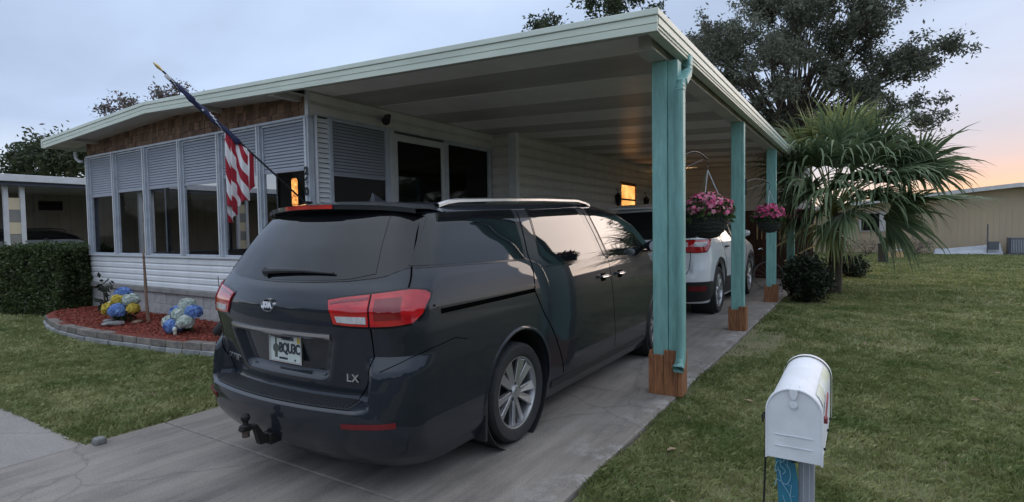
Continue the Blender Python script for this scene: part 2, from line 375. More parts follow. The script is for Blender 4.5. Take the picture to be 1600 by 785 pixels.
def leaves_np(pts, dirs, size, aspect, spread, per, up_bias=.0, droop=0., seed=1, fold=True):
    """vectorised leaf quads: per leaves round every point. returns verts, faces, rnd"""
    r = np.random.default_rng(seed); P = np.repeat(np.asarray(pts, float), per, 0); n = len(P)
    P = P+r.normal(0, 1, (n, 3))*spread
    d = r.normal(0, 1, (n, 3)); d[:, 2] += up_bias
    if dirs is not None: d = d*.7+np.repeat(np.asarray(dirs, float), per, 0)
    d /= np.linalg.norm(d, axis=1)[:, None]
    q = r.normal(0, 1, (n, 3)); s_ = np.cross(d, q); s_ /= np.linalg.norm(s_, axis=1)[:, None]
    L = size*(.6+.8*r.random(n))[:, None]; Wd = L*aspect
    tip = P+d*L; tip[:, 2] -= droop*L[:, 0]
    mid = P+d*L*.45
    V = np.stack([P, mid+s_*Wd*.5, tip, mid-s_*Wd*.5], 1).reshape(-1, 3)
    clump = np.repeat(r.random(len(pts)), per); rnd = np.clip(.6*clump+.4*r.random(n), 0, 1)
    return V, rnd
def quads_obj(name, V, rnd, mat, parent=None, off=None, world=True):
    n = len(V)//4; me = bpy.data.meshes.new(name)
    o_ = np.array(OFF.get(parent.name, Vector((0, 0, 0)))) if (parent and world) else np.zeros(3)
    V = np.asarray(V)-o_
    me.vertices.add(len(V)); me.vertices.foreach_set('co', V.astype(np.float32).ravel())
    me.loops.add(4*n); me.loops.foreach_set('vertex_index', np.arange(4*n, dtype=np.int32))
    me.polygons.add(n); me.polygons.foreach_set('loop_start', (np.arange(n)*4).astype(np.int32))
    try: me.polygons.foreach_set('loop_total', np.full(n, 4, np.int32))
    except Exception: pass
    at = me.attributes.new('rnd', 'FLOAT', 'POINT'); at.data.foreach_set('value', np.repeat(rnd, 4).astype(np.float32))
    me.materials.append(MATS[mat]); me.update(calc_edges=True)
    o = bpy.data.objects.new(name, me); COL.objects.link(o); o.parent = parent; OFF[o.name] = Vector(o_); return o
# ------------------------------------------------------------------ ground, drive, walk
GZ = -.035       # lawn level right of the drive
g = MB(); n_ = 40
g.add([(-900, -600, GZ-.06), (900, -600, GZ-.06), (900, 1500, GZ-.06), (-900, 1500, GZ-.06)], [(0, 1, 2, 3)])
struct(g.build('ground', 'lawn_soil'))
def sheet(name, mat, poly, z0, z1):
    o = MB().prism(poly, 'z', z0, z1).build(name, mat); return struct(o)
sheet('lawn', 'lawn_soil', [(-1.46, 1.15), (40, 1.15), (60, 60), (-1.46, 60)], GZ-.05, GZ)
sheet('lawn', 'lawn_soil', [(-60, 1.80), (-5.035, 1.80), (-5.035, 4.4), (-60, 4.4)], -.08, -.012)
sheet('ground', 'lawn_soil', [(-60, 4.4), (-13.2, 4.4), (-13.2, 60), (-60, 60)], -.08, -.016)
sheet('street', 'asphalt', [(-60, -9), (60, -9), (60, -.6), (-60, -.6)], -.12, -.07)
drv = struct(bpy.data.objects.new('driveway', None)); COL.objects.link(drv); OFF[drv.name] = Vector((0, 0, 0))
ys_ = [-.6, 2.35, 5.05, 8.9, 12.6, 16.2, 21]
for i in range(6):
    xl = -5.02 if i < 2 else -6.42
    if i == 1:
        o = MB().prism([(xl, ys_[i]+.004), (-1.475, ys_[i]+.004), (-1.475, ys_[i+1]-.004), (xl, ys_[i+1]-.004)], 'z', -.12, 0).build('slab', 'drive_concrete', drv, bevel=.012)
    else:
        o = MB().prism([(xl, ys_[i]+.004), (-1.475, ys_[i]+.004), (-1.475, ys_[i+1]-.004), (xl, ys_[i+1]-.004)], 'z', -.12, 0).build('slab', 'drive_concrete', drv, bevel=.012)
wk = struct(bpy.data.objects.new('sidewalk', None)); COL.objects.link(wk); OFF[wk.name] = Vector((0, 0, 0))
for i in range(6):
    x1 = -5.035-i*2.6; MB().box(x1-2.588, x1, -.6, 1.785, -.12, -.004).build('slab', 'walk_concrete', wk, bevel=.012)
tag(box('rubble_stone', 'stone', None, -4.99, -4.90, 1.80, 1.88, -.01, .05, .02), 'small pale stone at the corner of lawn and driveway', 'stone')

# ------------------------------------------------------------------ the mobile home
XC_, XL, YF, YP = -6.41, -13.4, 5.0, 9.4       # porch corner, left wall, front wall, porch depth
XB = -5.86                                      # wall of the main body beside the carport
RX, RZ, RS = -9.87, 3.745, .0444
def zt(x): return RZ-RS*abs(x-RX)
def slopebar(b, x0, x1, y0, y1, d0, d1, mi=0):
    xs = [x0]+([RX] if x0 < RX < x1 else [])+[x1]
    for a, c in zip(xs[:-1], xs[1:]):
        b.hexa([(a, y0, zt(a)+d0), (c, y0, zt(c)+d0), (c, y1, zt(c)+d0), (a, y1, zt(a)+d0)],
               [(a, y0, zt(a)+d1), (c, y0, zt(c)+d1), (c, y1, zt(c)+d1), (a, y1, zt(a)+d1)], mi)
    return b
home = thing('mobile_home', 'white mobile home with shake gable, screened porch and low gable roof', 'house', (-9.9, 5, 0))
YE = 4.5                                        # front eave line
roof = slopebar(MB(), -14.1, XC_, YE+.03, 24.2, -.055, -.012).build('roof', 'roof_top', home)
def fascia(parent, x0, x1):
    slopebar(MB(), x0, x1, YE-.012, YE+.03, -.055, 0).build('fascia_cap', 'trim_cap', parent, bevel=.006)
    slopebar(MB(), x0, x1, YE, YE+.02, -.118, -.0575).build('fascia_board', 'trim_green', parent, bevel=.003)
    slopebar(MB(), x0, x1, YE+.004, YE+.022, -.183, -.1195).build('fascia_board', 'trim_green', parent, bevel=.003)
    slopebar(MB(), x0, x1, YE+.022, YE+.07, -.183, -.173).build('fascia_lip', 'soffit', parent)
fascia(roof, -14.12, -6.35)
# left eave fascia, seen end-on
MB().hexa([(-14.14, YE-.01, zt(-14.1)-.17), (-14.10, YE-.01, zt(-14.1)-.17), (-14.10, 24.2, zt(-14.1)-.17), (-14.14, 24.2, zt(-14.1)-.17)],
          [(-14.14, YE-.01, zt(-14.1)-.005), (-14.10, YE-.01, zt(-14.1)-.005), (-14.10, 24.2, zt(-14.1)-.005), (-14.14, 24.2, zt(-14.1)-.005)]).build('eave_board', 'trim_cap', roof)
sof = MB(); slopebar(sof, -14.09, XC_-.02, YE+.07, YF+.03, -.135, -.125)
sof.build('soffit', 'soffit', home)
# rafters stubs of the overhang
for x in (-12.9, -8.55, -6.62):
    slopebar(MB(), x-.06, x+.06, YE+.07, YF, -.20, -.136).build('rafter_end', 'soffit', home)
# porch interior shell
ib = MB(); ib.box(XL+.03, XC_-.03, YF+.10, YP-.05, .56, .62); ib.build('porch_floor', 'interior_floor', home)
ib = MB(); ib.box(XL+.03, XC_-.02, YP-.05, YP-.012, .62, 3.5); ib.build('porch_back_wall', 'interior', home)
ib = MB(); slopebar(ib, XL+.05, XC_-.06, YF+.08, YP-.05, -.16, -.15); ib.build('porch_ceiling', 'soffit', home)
# shake gable: backing and shakes
bk = MB(); xs_ = [XL, -11.6, RX, -8.2, XC_-.02]
for a, c in zip(xs_[:-1], xs_[1:]): bk.hexa([(a, YF+.02, 3.17), (c, YF+.02, 3.17), (c, YF+.06, 3.17), (a, YF+.06, 3.17)], [(a, YF+.02, zt(a)-.10), (c, YF+.02, zt(c)-.10), (c, YF+.06, zt(c)-.10), (a, YF+.06, zt(a)-.10)])
gable = bk.build('gable', 'shake', home)
shk = MB().hexa([(-.5, -.018, 0), (.5, -.018, 0), (.5, 0, 0), (-.5, 0, 0)], [(-.5, -.004, 1), (.5, -.004, 1), (.5, 0, 1), (-.5, 0, 1)]).mesh('shake', 'shake')
rr = random.Random(3)
for row in range(4):
    x = XL+.0; z0 = 3.19+row*.125
    while x < XC_-.06:
        w = rr.uniform(.075, .17); w = min(w, XC_-.03-x); zz = z0-rr.uniform(0, .035)
        top = min(z0+.17, zt(x+w/2)-.10)
        if top-zz > .05:
            inst(shk, 'shake', gable, (x+w/2, YF+.018-.002*row-rr.uniform(0, .008), zz), (rr.uniform(-.03, .03), rr.uniform(-.04, .04), 0), (w*.95, 1, top-zz))
        x += w
# header and sill, corner boards
box('header', 'frame_metal', home, XL-.02, XC_-.005, YF-.03, YF+.05, 3.165, 3.20, .004)
box('window_sill', 'white_metal', home, XL-.02, XC_+.0, YF-.05, YF+.07, 1.19, 1.222, .005)
PX = [-13.37, -12.23, -11.02, -9.80, -8.63, -7.57, -6.46]
for i, x in enumerate(PX):
    w = .045 if i not in (0, 6) else .05
    box('window_post', 'frame_metal', home, x-w, x+w, YF-.035, YF+.06, 1.224, 3.163, .006)
    box('post_flange', 'white_metal', home, x-w*.35, x+w*.35, YF-.052, YF-.036, 1.224, 3.163, .003)
def blind_mb(w, ztop, zbot, pitch=.046):
    b = MB(); n = int((ztop-zbot)/pitch)
    for i in range(n):
        z = ztop-(i+1)*pitch
        b.hexa([(-w/2, -.010, z), (w/2, -.010, z), (w/2, -.004, z), (-w/2, -.004, z)], [(-w/2, .004, z+pitch-.006), (w/2, .004, z+pitch-.006), (w/2, .010, z+pitch-.006), (-w/2, .010, z+pitch-.006)])
    b.box(-w/2, w/2, -.012, .012, ztop-n*pitch-.03, ztop-n*pitch-.002)
    b.box(-w/2, w/2, .012, .015, ztop-n*pitch, ztop)
    return b
BB = [2.36, 2.41, 2.42, 2.43, 2.44, 2.44]
for i in range(6):
    a, c = PX[i]+.047, PX[i+1]-.047
    fr = MB(); fr.box(a, a+.03, YF+.005, YF+.05, 1.224, 3.163).box(c-.03, c, YF+.005, YF+.05, 1.224, 3.163).box(a+.03, c-.03, YF+.005, YF+.05, 1.224, 1.25).box(a+.03, c-.03, YF+.005, YF+.05, 3.135, 3.163)
    wi = fr.build('window', 'frame_metal', home, bevel=.003)
    MB().box(a+.03, c-.03, YF+.045, YF+.049, 1.25, 3.135).build('screen', 'screen_pane', wi)
    bm_ = blind_mb(c-a-.07, 3.13, BB[i]); bm_.v = [(p[0]+(a+c)/2, p[1]+YF+.025, p[2]) for p in bm_.v]
    bm_.build('blind', 'blind', wi)
# skirt below the windows: lap boards
def lap(L, h, ax, k=1.):
    """lap siding board: length along x (ax='x', facing -y) or along y (facing +x), origin at its lower corner"""
    pr = [(0, 0), (-.020*k, .0), (-.0225*k, .008), (-.0215*k, h*.62), (-.0185*k, h*.69), (-.006*k, h*.82), (-.0015*k, h*.94), (-.002*k, h+.006), (0, h+.006)]
    b = MB()
    if ax == 'x': b.prism(pr, 'x', 0, L)
    else: b.prism([(-u, v) for u, v in pr], 'y', 0, L)
    return b
bd = lap(XC_-XL+.0, .108, 'x').mesh('siding_board', 'white_vinyl')
for i in range(5): inst(bd, 'siding_board', home, (XL, YF+.0, .655+i*.107))
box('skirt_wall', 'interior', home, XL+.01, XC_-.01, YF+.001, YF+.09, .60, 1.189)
box('ledge', 'concrete_ledge', home, XL-.03, XC_+.02, YF-.07, YF+.10, .56, .652, .012)
blk = MB().box(0, .392, 0, .19, 0, .179).mesh('block', 'block_paint')
box('mortar_wall', 'stone', home, XL+.01, XC_-.01, YF-.012, YF+.16, -.08, .558)
for r_ in range(3):
    x = XL+(0 if r_ % 2 else -.2); z = .555-(r_+1)*.187
    while x < XC_-.1:
        x0 = max(x, XL); L = min(x+.392, XC_)-x0
        inst(blk, 'block', home, (x0, YF-.022+rr.uniform(0, .006), z), (0, 0, 0), (L/.392, 1, 1)); x += .4
# number on the corner post
for ch, z in (('2', 2.43), ('6', 2.29), ('0', 2.15)):
    me = text_mesh('number', ch, .15, 'black_metal', .004, .006)
    inst(me, 'house_number', home, (-6.445, YF-.058, z), (PI/2, 0, 0))
# side of the porch, facing the carport
def sidebox(name, mat, y0, y1, z0, z1, d0=-.04, d1=.04, parent=home, bevel=.004): return box(name, mat, parent, XC_+d0, XC_+d1, y0, y1, z0, z1, bevel)
sidebox('corner_post', 'white_metal', 5.075, 5.10, .66, 3.20)
lv = MB()
for i in range(36): 
    z = .70+i*.069
    lv.hexa([(XC_+.012, 5.10, z), (XC_+.030, 5.10, z), (XC_+.030, 5.29, z), (XC_+.012, 5.29, z)], [(XC_-.006, 5.10, z+.062), (XC_+.004, 5.10, z+.062), (XC_+.004, 5.29, z+.062), (XC_-.006, 5.29, z+.062)])
lv.build('louver_panel', 'white_vinyl', home)
box('louver_back', 'interior', home, XC_-.03, XC_-.012, 5.10, 5.29, .66, 3.2)
sidebox('window_post', 'frame_metal', 5.29, 5.345, .66, 3.20)
sidebox('window_post', 'frame_metal', 6.43, 6.49, .66, 3.20)
sidebox('window_post', 'white_metal', 6.49, 6.57, .66, 3.20, -.04, .05)
sidebox('window_post', 'frame_metal', 7.86, 7.95, .66, 3.20)
sidebox('window_post', 'frame_metal', 9.27, 9.34, .66, 3.20)
sidebox('header', 'frame_metal', 5.07, 9.36, 3.20, 3.225)
wi = MB().box(XC_-.02, XC_+.02, 5.347, 6.43, 1.20, 1.24).box(XC_-.02, XC_+.02, 5.347, 6.43, 3.165, 3.2).box(XC_-.02, XC_+.02, 5.347, 5.37, 1.24, 3.165).box(XC_-.02, XC_+.02, 6.405, 6.43, 1.24, 3.165).build('window', 'frame_metal', home)
MB().box(XC_-.012, XC_-.008, 5.345, 6.43, 1.24, 3.165).build('screen', 'screen_pane', wi)
bm_ = blind_mb(1.05, 3.16, 2.40); bm_.v = [(XC_-p[1], 5.888+p[0], p[2]) for p in bm_.v]; bm_.build('blind', 'blind', wi)
sidebox('skirt_panel', 'cream_vinyl', 5.345, 6.43, .66, 1.20, -.03, .0)
wi = MB().box(XC_-.02, XC_+.02, 7.952, 9.268, 1.20, 1.24).box(XC_-.02, XC_+.02, 7.952, 9.268, 3.15, 3.2).box(XC_-.02, XC_+.02, 7.952, 7.98, 1.24, 3.15).box(XC_-.02, XC_+.02, 9.24, 9.268, 1.24, 3.15).build('window', 'frame_metal', home)
MB().box(XC_-.012, XC_-.008, 7.95, 9.27, 1.24, 3.15).build('pane', 'pane_glass', wi)
sidebox('skirt_panel', 'cream_vinyl', 7.95, 9.27, .66, 1.20, -.03, .0)
dr = MB().box(XC_-.01, XC_+.03, 6.575, 6.66, .66, 3.16).box(XC_-.01, XC_+.03, 7.77, 7.855, .66, 3.16).box(XC_-.01, XC_+.03, 6.66, 7.77, 3.05, 3.16).box(XC_-.01, XC_+.03, 6.66, 7.77, .66, .85).build('door', 'white_metal', home, bevel=.004)
MB().box(XC_+.004, XC_+.008, 6.66, 7.77, .85, 3.05).build('pane', 'pane_glass', dr)
MB().tube([(XC_+.03, 7.72, 1.55), (XC_+.07, 7.72, 1.57), (XC_+.07, 7.72, 1.72), (XC_+.03, 7.72, 1.74)], .008, 6).build('handle', 'black_metal', dr)
b1 = lap(9.42-4.99, .165, 'y', 1.5).mesh('siding_board', 'band_vinyl')
for z in (3.225, 3.385): inst(b1, 'siding_board', home, (XC_, 4.995, z))
box('band_wall', 'band_vinyl', home, XC_-.03, XC_-.001, 4.995, 9.4, 3.2, 3.56)
box('corner_trim', 'white_metal', home, XC_-.045, XC_+.025, 4.955, 4.994, 3.19, 3.535, .004)
# gooseneck flood lamp on the band
fl = thing('flood_lamp', 'small dark flood lamp under the carport roof above the porch door', 'lamp', (XC_+.03, 6.42, 3.36))
MB().lathe([(.001, 0), (.05, 0), (.05, .015), (.001, .015)], 16, 'x', (XC_+.024, 6.42, 3.38)).build('base', 'black_metal', fl, True)
MB().tube([(XC_+.035, 6.42, 3.38), (XC_+.09, 6.40, 3.40), (XC_+.12, 6.38, 3.37)], .012, 8).build('arm', 'black_metal', fl, True)
hd = MB().tube([(XC_+.09, 6.42, 3.40), (XC_+.15, 6.32, 3.33), (XC_+.19, 6.25, 3.28)], [.035, .05, .065], 14); hd.build('head', 'black_metal', fl, True)
# main body wall beside the carport
bw = thing_wall = MB().box(-13.38, XB-.021, YP, 24, .1, 3.42).build('body_wall', 'interior', home)
bt = lap(24-9.46, .20, 'y', 2.3).mesh('siding_board', 'cream_vinyl')
for i in range(15):
    z = .50+i*.2
    if z < 1.75 or z > 2.75: inst(bt, 'siding_board', home, (XB, 9.46, z))
    else:
        for y0, y1 in ((9.46, 15.03), (16.27, 24)): inst(bt, 'siding_board', home, (XB, y0, z), (0, 0, 0), (1, (y1-y0)/(24-9.46), 1))
bf = lap(.44, .2, 'x', 1.6).mesh('siding_board', 'cream_vinyl')
for i in range(15): inst(bf, 'siding_board', home, (XC_+.005, YP-.001, .5+i*.2))
box('corner_trim', 'white_vinyl', home, -5.985, XB+.058, YP-.04, YP-.002, .5, 3.50, .004)
box('corner_trim', 'white_vinyl', home, XB+.0, XB+.058, YP-.002, YP+.07, .5, 3.50, .004)
wf = MB().box(XB+.0, XB+.03, 15.0, 15.06, 1.93, 2.87).box(XB+.0, XB+.03, 16.24, 16.3, 1.93, 2.87).box(XB+.0, XB+.03, 15.06, 16.24, 1.93, 1.99).box(XB+.0, XB+.03, 15.06, 16.24, 2.81, 2.87).box(XB+.0, XB+.03, 15.06, 16.24, 2.37, 2.42)
wi = wf.build('window', 'cedar_base', home)
MB().box(XB+.004, XB+.008, 15.06, 16.24, 1.99, 2.81).build('pane', 'lit_glass', wi)
MB().box(XB-.018, XB-.008, 15.03, 16.27, 1.97, 2.84).build('curtain', 'lit_room', wi)
MB().box(XB-.006, XB-.002, 15.06, 15.62, 1.99, 2.20).build('cupboard', 'curtain', wi)

for y, nm in ((14.6, 'left'), (16.95, 'right')):
    s_ = thing('wall_ornament', 'dark iron lantern ornament on the siding '+nm+' of the lit window', 'ornament', (XB+.03, y, 2.35))
    MB().tube([(XB+.03, y, 2.62), (XB+.09, y, 2.66), (XB+.11, y, 2.58)], .012, 6).build('hook', 'black_metal', s_)
    MB().lathe([(.02, .12), (.10, .02), (.07, -.16), (.03, -.24)], 8, 'z', (XB+.12, y, 2.43)).build('lantern', 'black_metal', s_)
# wall lamp further in: it lights the siding and the ceiling
wl = thing('wall_lamp', 'lit wall lamp on the siding behind the front carport post', 'lamp', (XB+.03, 18.6, 2.6))
MB().lathe([(.06, 0), (.06, .02)], 12, 'x', (XB+.022, 18.6, 2.7)).build('base', 'black_metal', wl)
MB().tube([(XB+.04, 18.6, 2.7), (XB+.14, 18.6, 2.74), (XB+.18, 18.6, 2.70)], .012, 6).build('arm', 'black_metal', wl)
MB().lathe([(.01, .05), (.05, .03), (.06, -.03), (.03, -.07), (.005, -.08)], 14, 'z', (XB+.18, 18.6, 2.64)).build('bulb', 'bulb', wl, True)
lp = bpy.data.lights.new('wall_lamp_light', 'POINT'); lp.energy = 150; lp.color = (1, .56, .22); lp.shadow_soft_size = .06
lo = bpy.data.objects.new('wall_lamp_light', lp); COL.objects.link(lo); lo.parent = wl; lo.location = (.22, 0, -.12)
# lamp glowing inside the porch
tl = thing('porch_lamp', 'glowing amber lamp inside the porch behind the corner window', 'lamp', (-7.62, 5.62, .62))
MB().lathe([(.14, 0), (.14, .02), (.02, .05), (.014, 1.40), (.05, 1.42)], 16, 'z', (-7.62, 5.62, .62)).build('stand', 'black_metal', tl, True)
MB().lathe([(.03, 0), (.045, .02), (.045, .40), (.03, .43)], 14, 'z', (-7.62, 5.62, 2.02)).build('lamp_shade', 'warm_shade', tl, True)
lp = bpy.data.lights.new('porch_lamp_light', 'POINT'); lp.energy = .3; lp.color = (1, .5, .16); lp.shadow_soft_size = .05
lo = bpy.data.objects.new('porch_lamp_light', lp); COL.objects.link(lo); lo.parent = tl; lo.location = (0, .12, 1.6)
# downspout elbow on the left corner
MB().tube([(-13.62, YF-.12, 3.30), (-13.60, YF-.12, 3.18), (-13.50, YF-.10, 3.10), (-13.43, YF-.08, 3.10)], .03, 8).build('downspout_elbow', 'white_metal', home, True)
# left wall of the porch: posts only, screens between
for y in (5.10, 6.5, 7.95, 9.35): box('window_post', 'frame_metal', home, XL, XL+.06, y-.04, y+.04, 1.2, 3.3)
box('side_skirt', 'white_vinyl', home, XL, XL+.05, 5.10, 9.4, .1, 1.2)
box('side_header', 'white_vinyl', home, XL, XL+.05, 5.10, 9.4, 3.18, 3.46)

# ------------------------------------------------------------------ carport
cp = thing('carport', 'open carport with pale green fascia, ribbed pan ceiling and teal posts', 'carport', (-1.6, 5.26, 0))
XE, YB = -1.43, 21.0
rf_ = slopebar(MB(), XC_+.002, XE-.02, YE+.03, YB, -.02, -.008).build('roof', 'roof_top', cp)
fascia(rf_, -6.35, XE+.004)
# ceiling pans: low light pans and recessed darker pans in turn
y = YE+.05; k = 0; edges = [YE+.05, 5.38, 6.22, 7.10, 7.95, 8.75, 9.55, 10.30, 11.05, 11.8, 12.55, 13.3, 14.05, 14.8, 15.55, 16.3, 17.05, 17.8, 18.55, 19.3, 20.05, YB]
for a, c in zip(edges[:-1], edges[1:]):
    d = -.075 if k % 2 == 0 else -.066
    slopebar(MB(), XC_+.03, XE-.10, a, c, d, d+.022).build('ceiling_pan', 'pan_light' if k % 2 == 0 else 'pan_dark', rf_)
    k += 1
# eave beam and gutter along the open side
def ebar(name, mat, x0, x1, d0, d1, parent=cp, bevel=.004, y0=YE+.03): return MB().box(x0, x1, y0, YB, zt(XE)+d0, zt(XE)+d1).build(name, mat, parent, bevel=bevel)
ebar('eave_beam', 'pan_dark', -1.69, -1.57, -.215, -.095, y0=4.80)
ebar('beam_flange', 'pan_dark', -1.73, -1.55, -.228, -.217, y0=4.80)
gut = ebar('gutter', 'trim_green', XE-.09, XE, -.183, -.125, y0=YE+.035)
ebar('gutter_face', 'trim_green', XE-.012, XE+.006, -.118, -.06, gut, y0=YE+.035)
ebar('gutter_lip', 'trim_cap', XE-.02, XE+.014, -.055, .0, gut, y0=YE-.008)
ebar('gutter_bead', 'trim_cap', XE-.002, XE+.011, -.124, -.117, gut, .002, y0=YE+.035)
ebar('gutter_bead', 'trim_cap', XE+.0, XE+.009, -.158, -.152, gut, .002, y0=YE+.035)
PZ = zt(XE)-.23
for i, y in enumerate((5.26, 8.97, 12.58, 16.2)):
    po = MB()
    w = .072 if i == 0 else .07
    po.box(-1.70, -1.70+2*w, y-.07, y+.07, .0, PZ)
    po_ = po.build('post', 'teal_paint', cp, bevel=.006)
    if i == 0:   # the front post is doubled: a second board beside it
        MB().box(-1.554, -1.46, y-.055, y+.07, .0, PZ).build('post_board', 'teal_paint', po_, bevel=.005)
    else:
        MB().box(-1.558, -1.52, y-.06, y+.06, .0, PZ).build('post_board', 'teal_paint', po_, bevel=.004)
    # cedar boards round the foot
    h = .43 if i == 0 else .37
    xr = -1.44 if i == 0 else -1.50
    MB().box(-1.735, -1.59, y-.105, y-.073, .0, h-.05).build('base_board', 'cedar_base', po_, bevel=.004)
    MB().box(-1.588, xr-.02, y-.100, y-.073, .0, h+.0).build('base_board', 'cedar_base', po_, bevel=.004)
    MB().box(xr-.018, xr+.02, y-.098, y+.0, .0, h+.0).build('base_board', 'cedar_base', po_, bevel=.004)
    MB().box(xr-.016, xr+.018, y+.002, y+.10, .0, h-.02).build('base_board', 'cedar_base', po_, bevel=.004)
    MB().box(-1.738, -1.705, y-.072, y+.10, .0, h-.02).build('base_board', 'cedar_base', po_, bevel=.004)
# downspout on the front post
def rect_tube(pts, w, d):
    b = MB(); P = []
    pts = [Vector(p) for p in pts]
    for i, p in enumerate(pts):
        t = (pts[min(i+1, len(pts)-1)]-pts[max(i-1, 0)]).normalized(); sx = Vector((0, 1, 0)) if abs(t.y) < .8 else Vector((1, 0, 0)); a = sx; q = t.cross(a).normalized(); a = q.cross(t).normalized()
        r = .25; ring = []
        for u, v in ((-1, -.75), (-.75, -1), (.75, -1), (1, -.75), (1, .75), (.75, 1), (-.75, 1), (-1, .75)): ring.append(p+a*(u*w/2)+q*(v*d/2))
        P.append(ring+[ring[0]])
    b.grid(P); return b
def spt(a): e = a*a*(3-2*a); return (-1.445+.02*e, 5.50-.34*e, PZ+.0-.30*a)
sp = [(-1.445, 5.50, PZ+.09), (-1.445, 5.50, PZ+.03)]+[spt(k/10) for k in range(11)]
sp += [(-1.425, 5.16, PZ-.36), (-1.425, 5.16, 1.5), (-1.425, 5.16, .42), (-1.425, 5.15, .36), (-1.425, 5.115, .315), (-1.425, 5.06, .285)]
ds = rect_tube(sp, .10, .072).build('downspout', 'teal_paint', cp, 30)
so = ds.modifiers.new('solid', 'SOLIDIFY'); so.thickness = .003
for k in range(9):
    p = spt(k/8)
    MB().box(p[0]-.040, p[0]+.040, p[1]-.054, p[1]+.054, p[2]-.004, p[2]+.004).build('crimp', 'teal_paint', ds, bevel=.003)
# brown board wall closing the far end, siding above it
eb = thing('shed_wall', 'dark brown board wall with pale siding above at the far end of carport', 'wall', (-2.8, 18, 0))
for i in range(29):
    x = -5.7+i*.155; box('plank', 'shed_wood', eb, x, x+.149, 18.0+.008*(i % 2), 18.04, 0, 2.02)
for i in range(7):
    inst(bf, 'siding_board', eb, (-5.8, 18.02, 2.03+i*.2), (0, 0, 0), (10.2, 1, 1))
box('backing', 'interior', eb, -5.83, -1.25, 18.045, 18.1, 0, 3.3)
st = thing('stair_rail', 'pale wooden stair rails slanting in front of brown wall', 'railing', (-1.5, 17.3, 0))
for k, (x0, z0, x1, z1) in enumerate(((-2.3, .85, -.9, 1.75), (-1.9, .55, -.7, 1.25), (-2.6, 1.62, -1.55, 1.66))):
    MB().tube([(x0, 17.4, z0), (x1, 17.4, z1)], .03, 6).build('rail', 'curtain', st)
for x in (-2.3, -1.4, -.7): box('baluster', 'shed_wood', st, x-.035, x+.035, 17.43, 17.5, 0, 1.7)
for k in range(9): box('baluster', 'curtain', st, -2.62+k*.12, -2.59+k*.12, 17.42, 17.45, 1.18, 1.64)
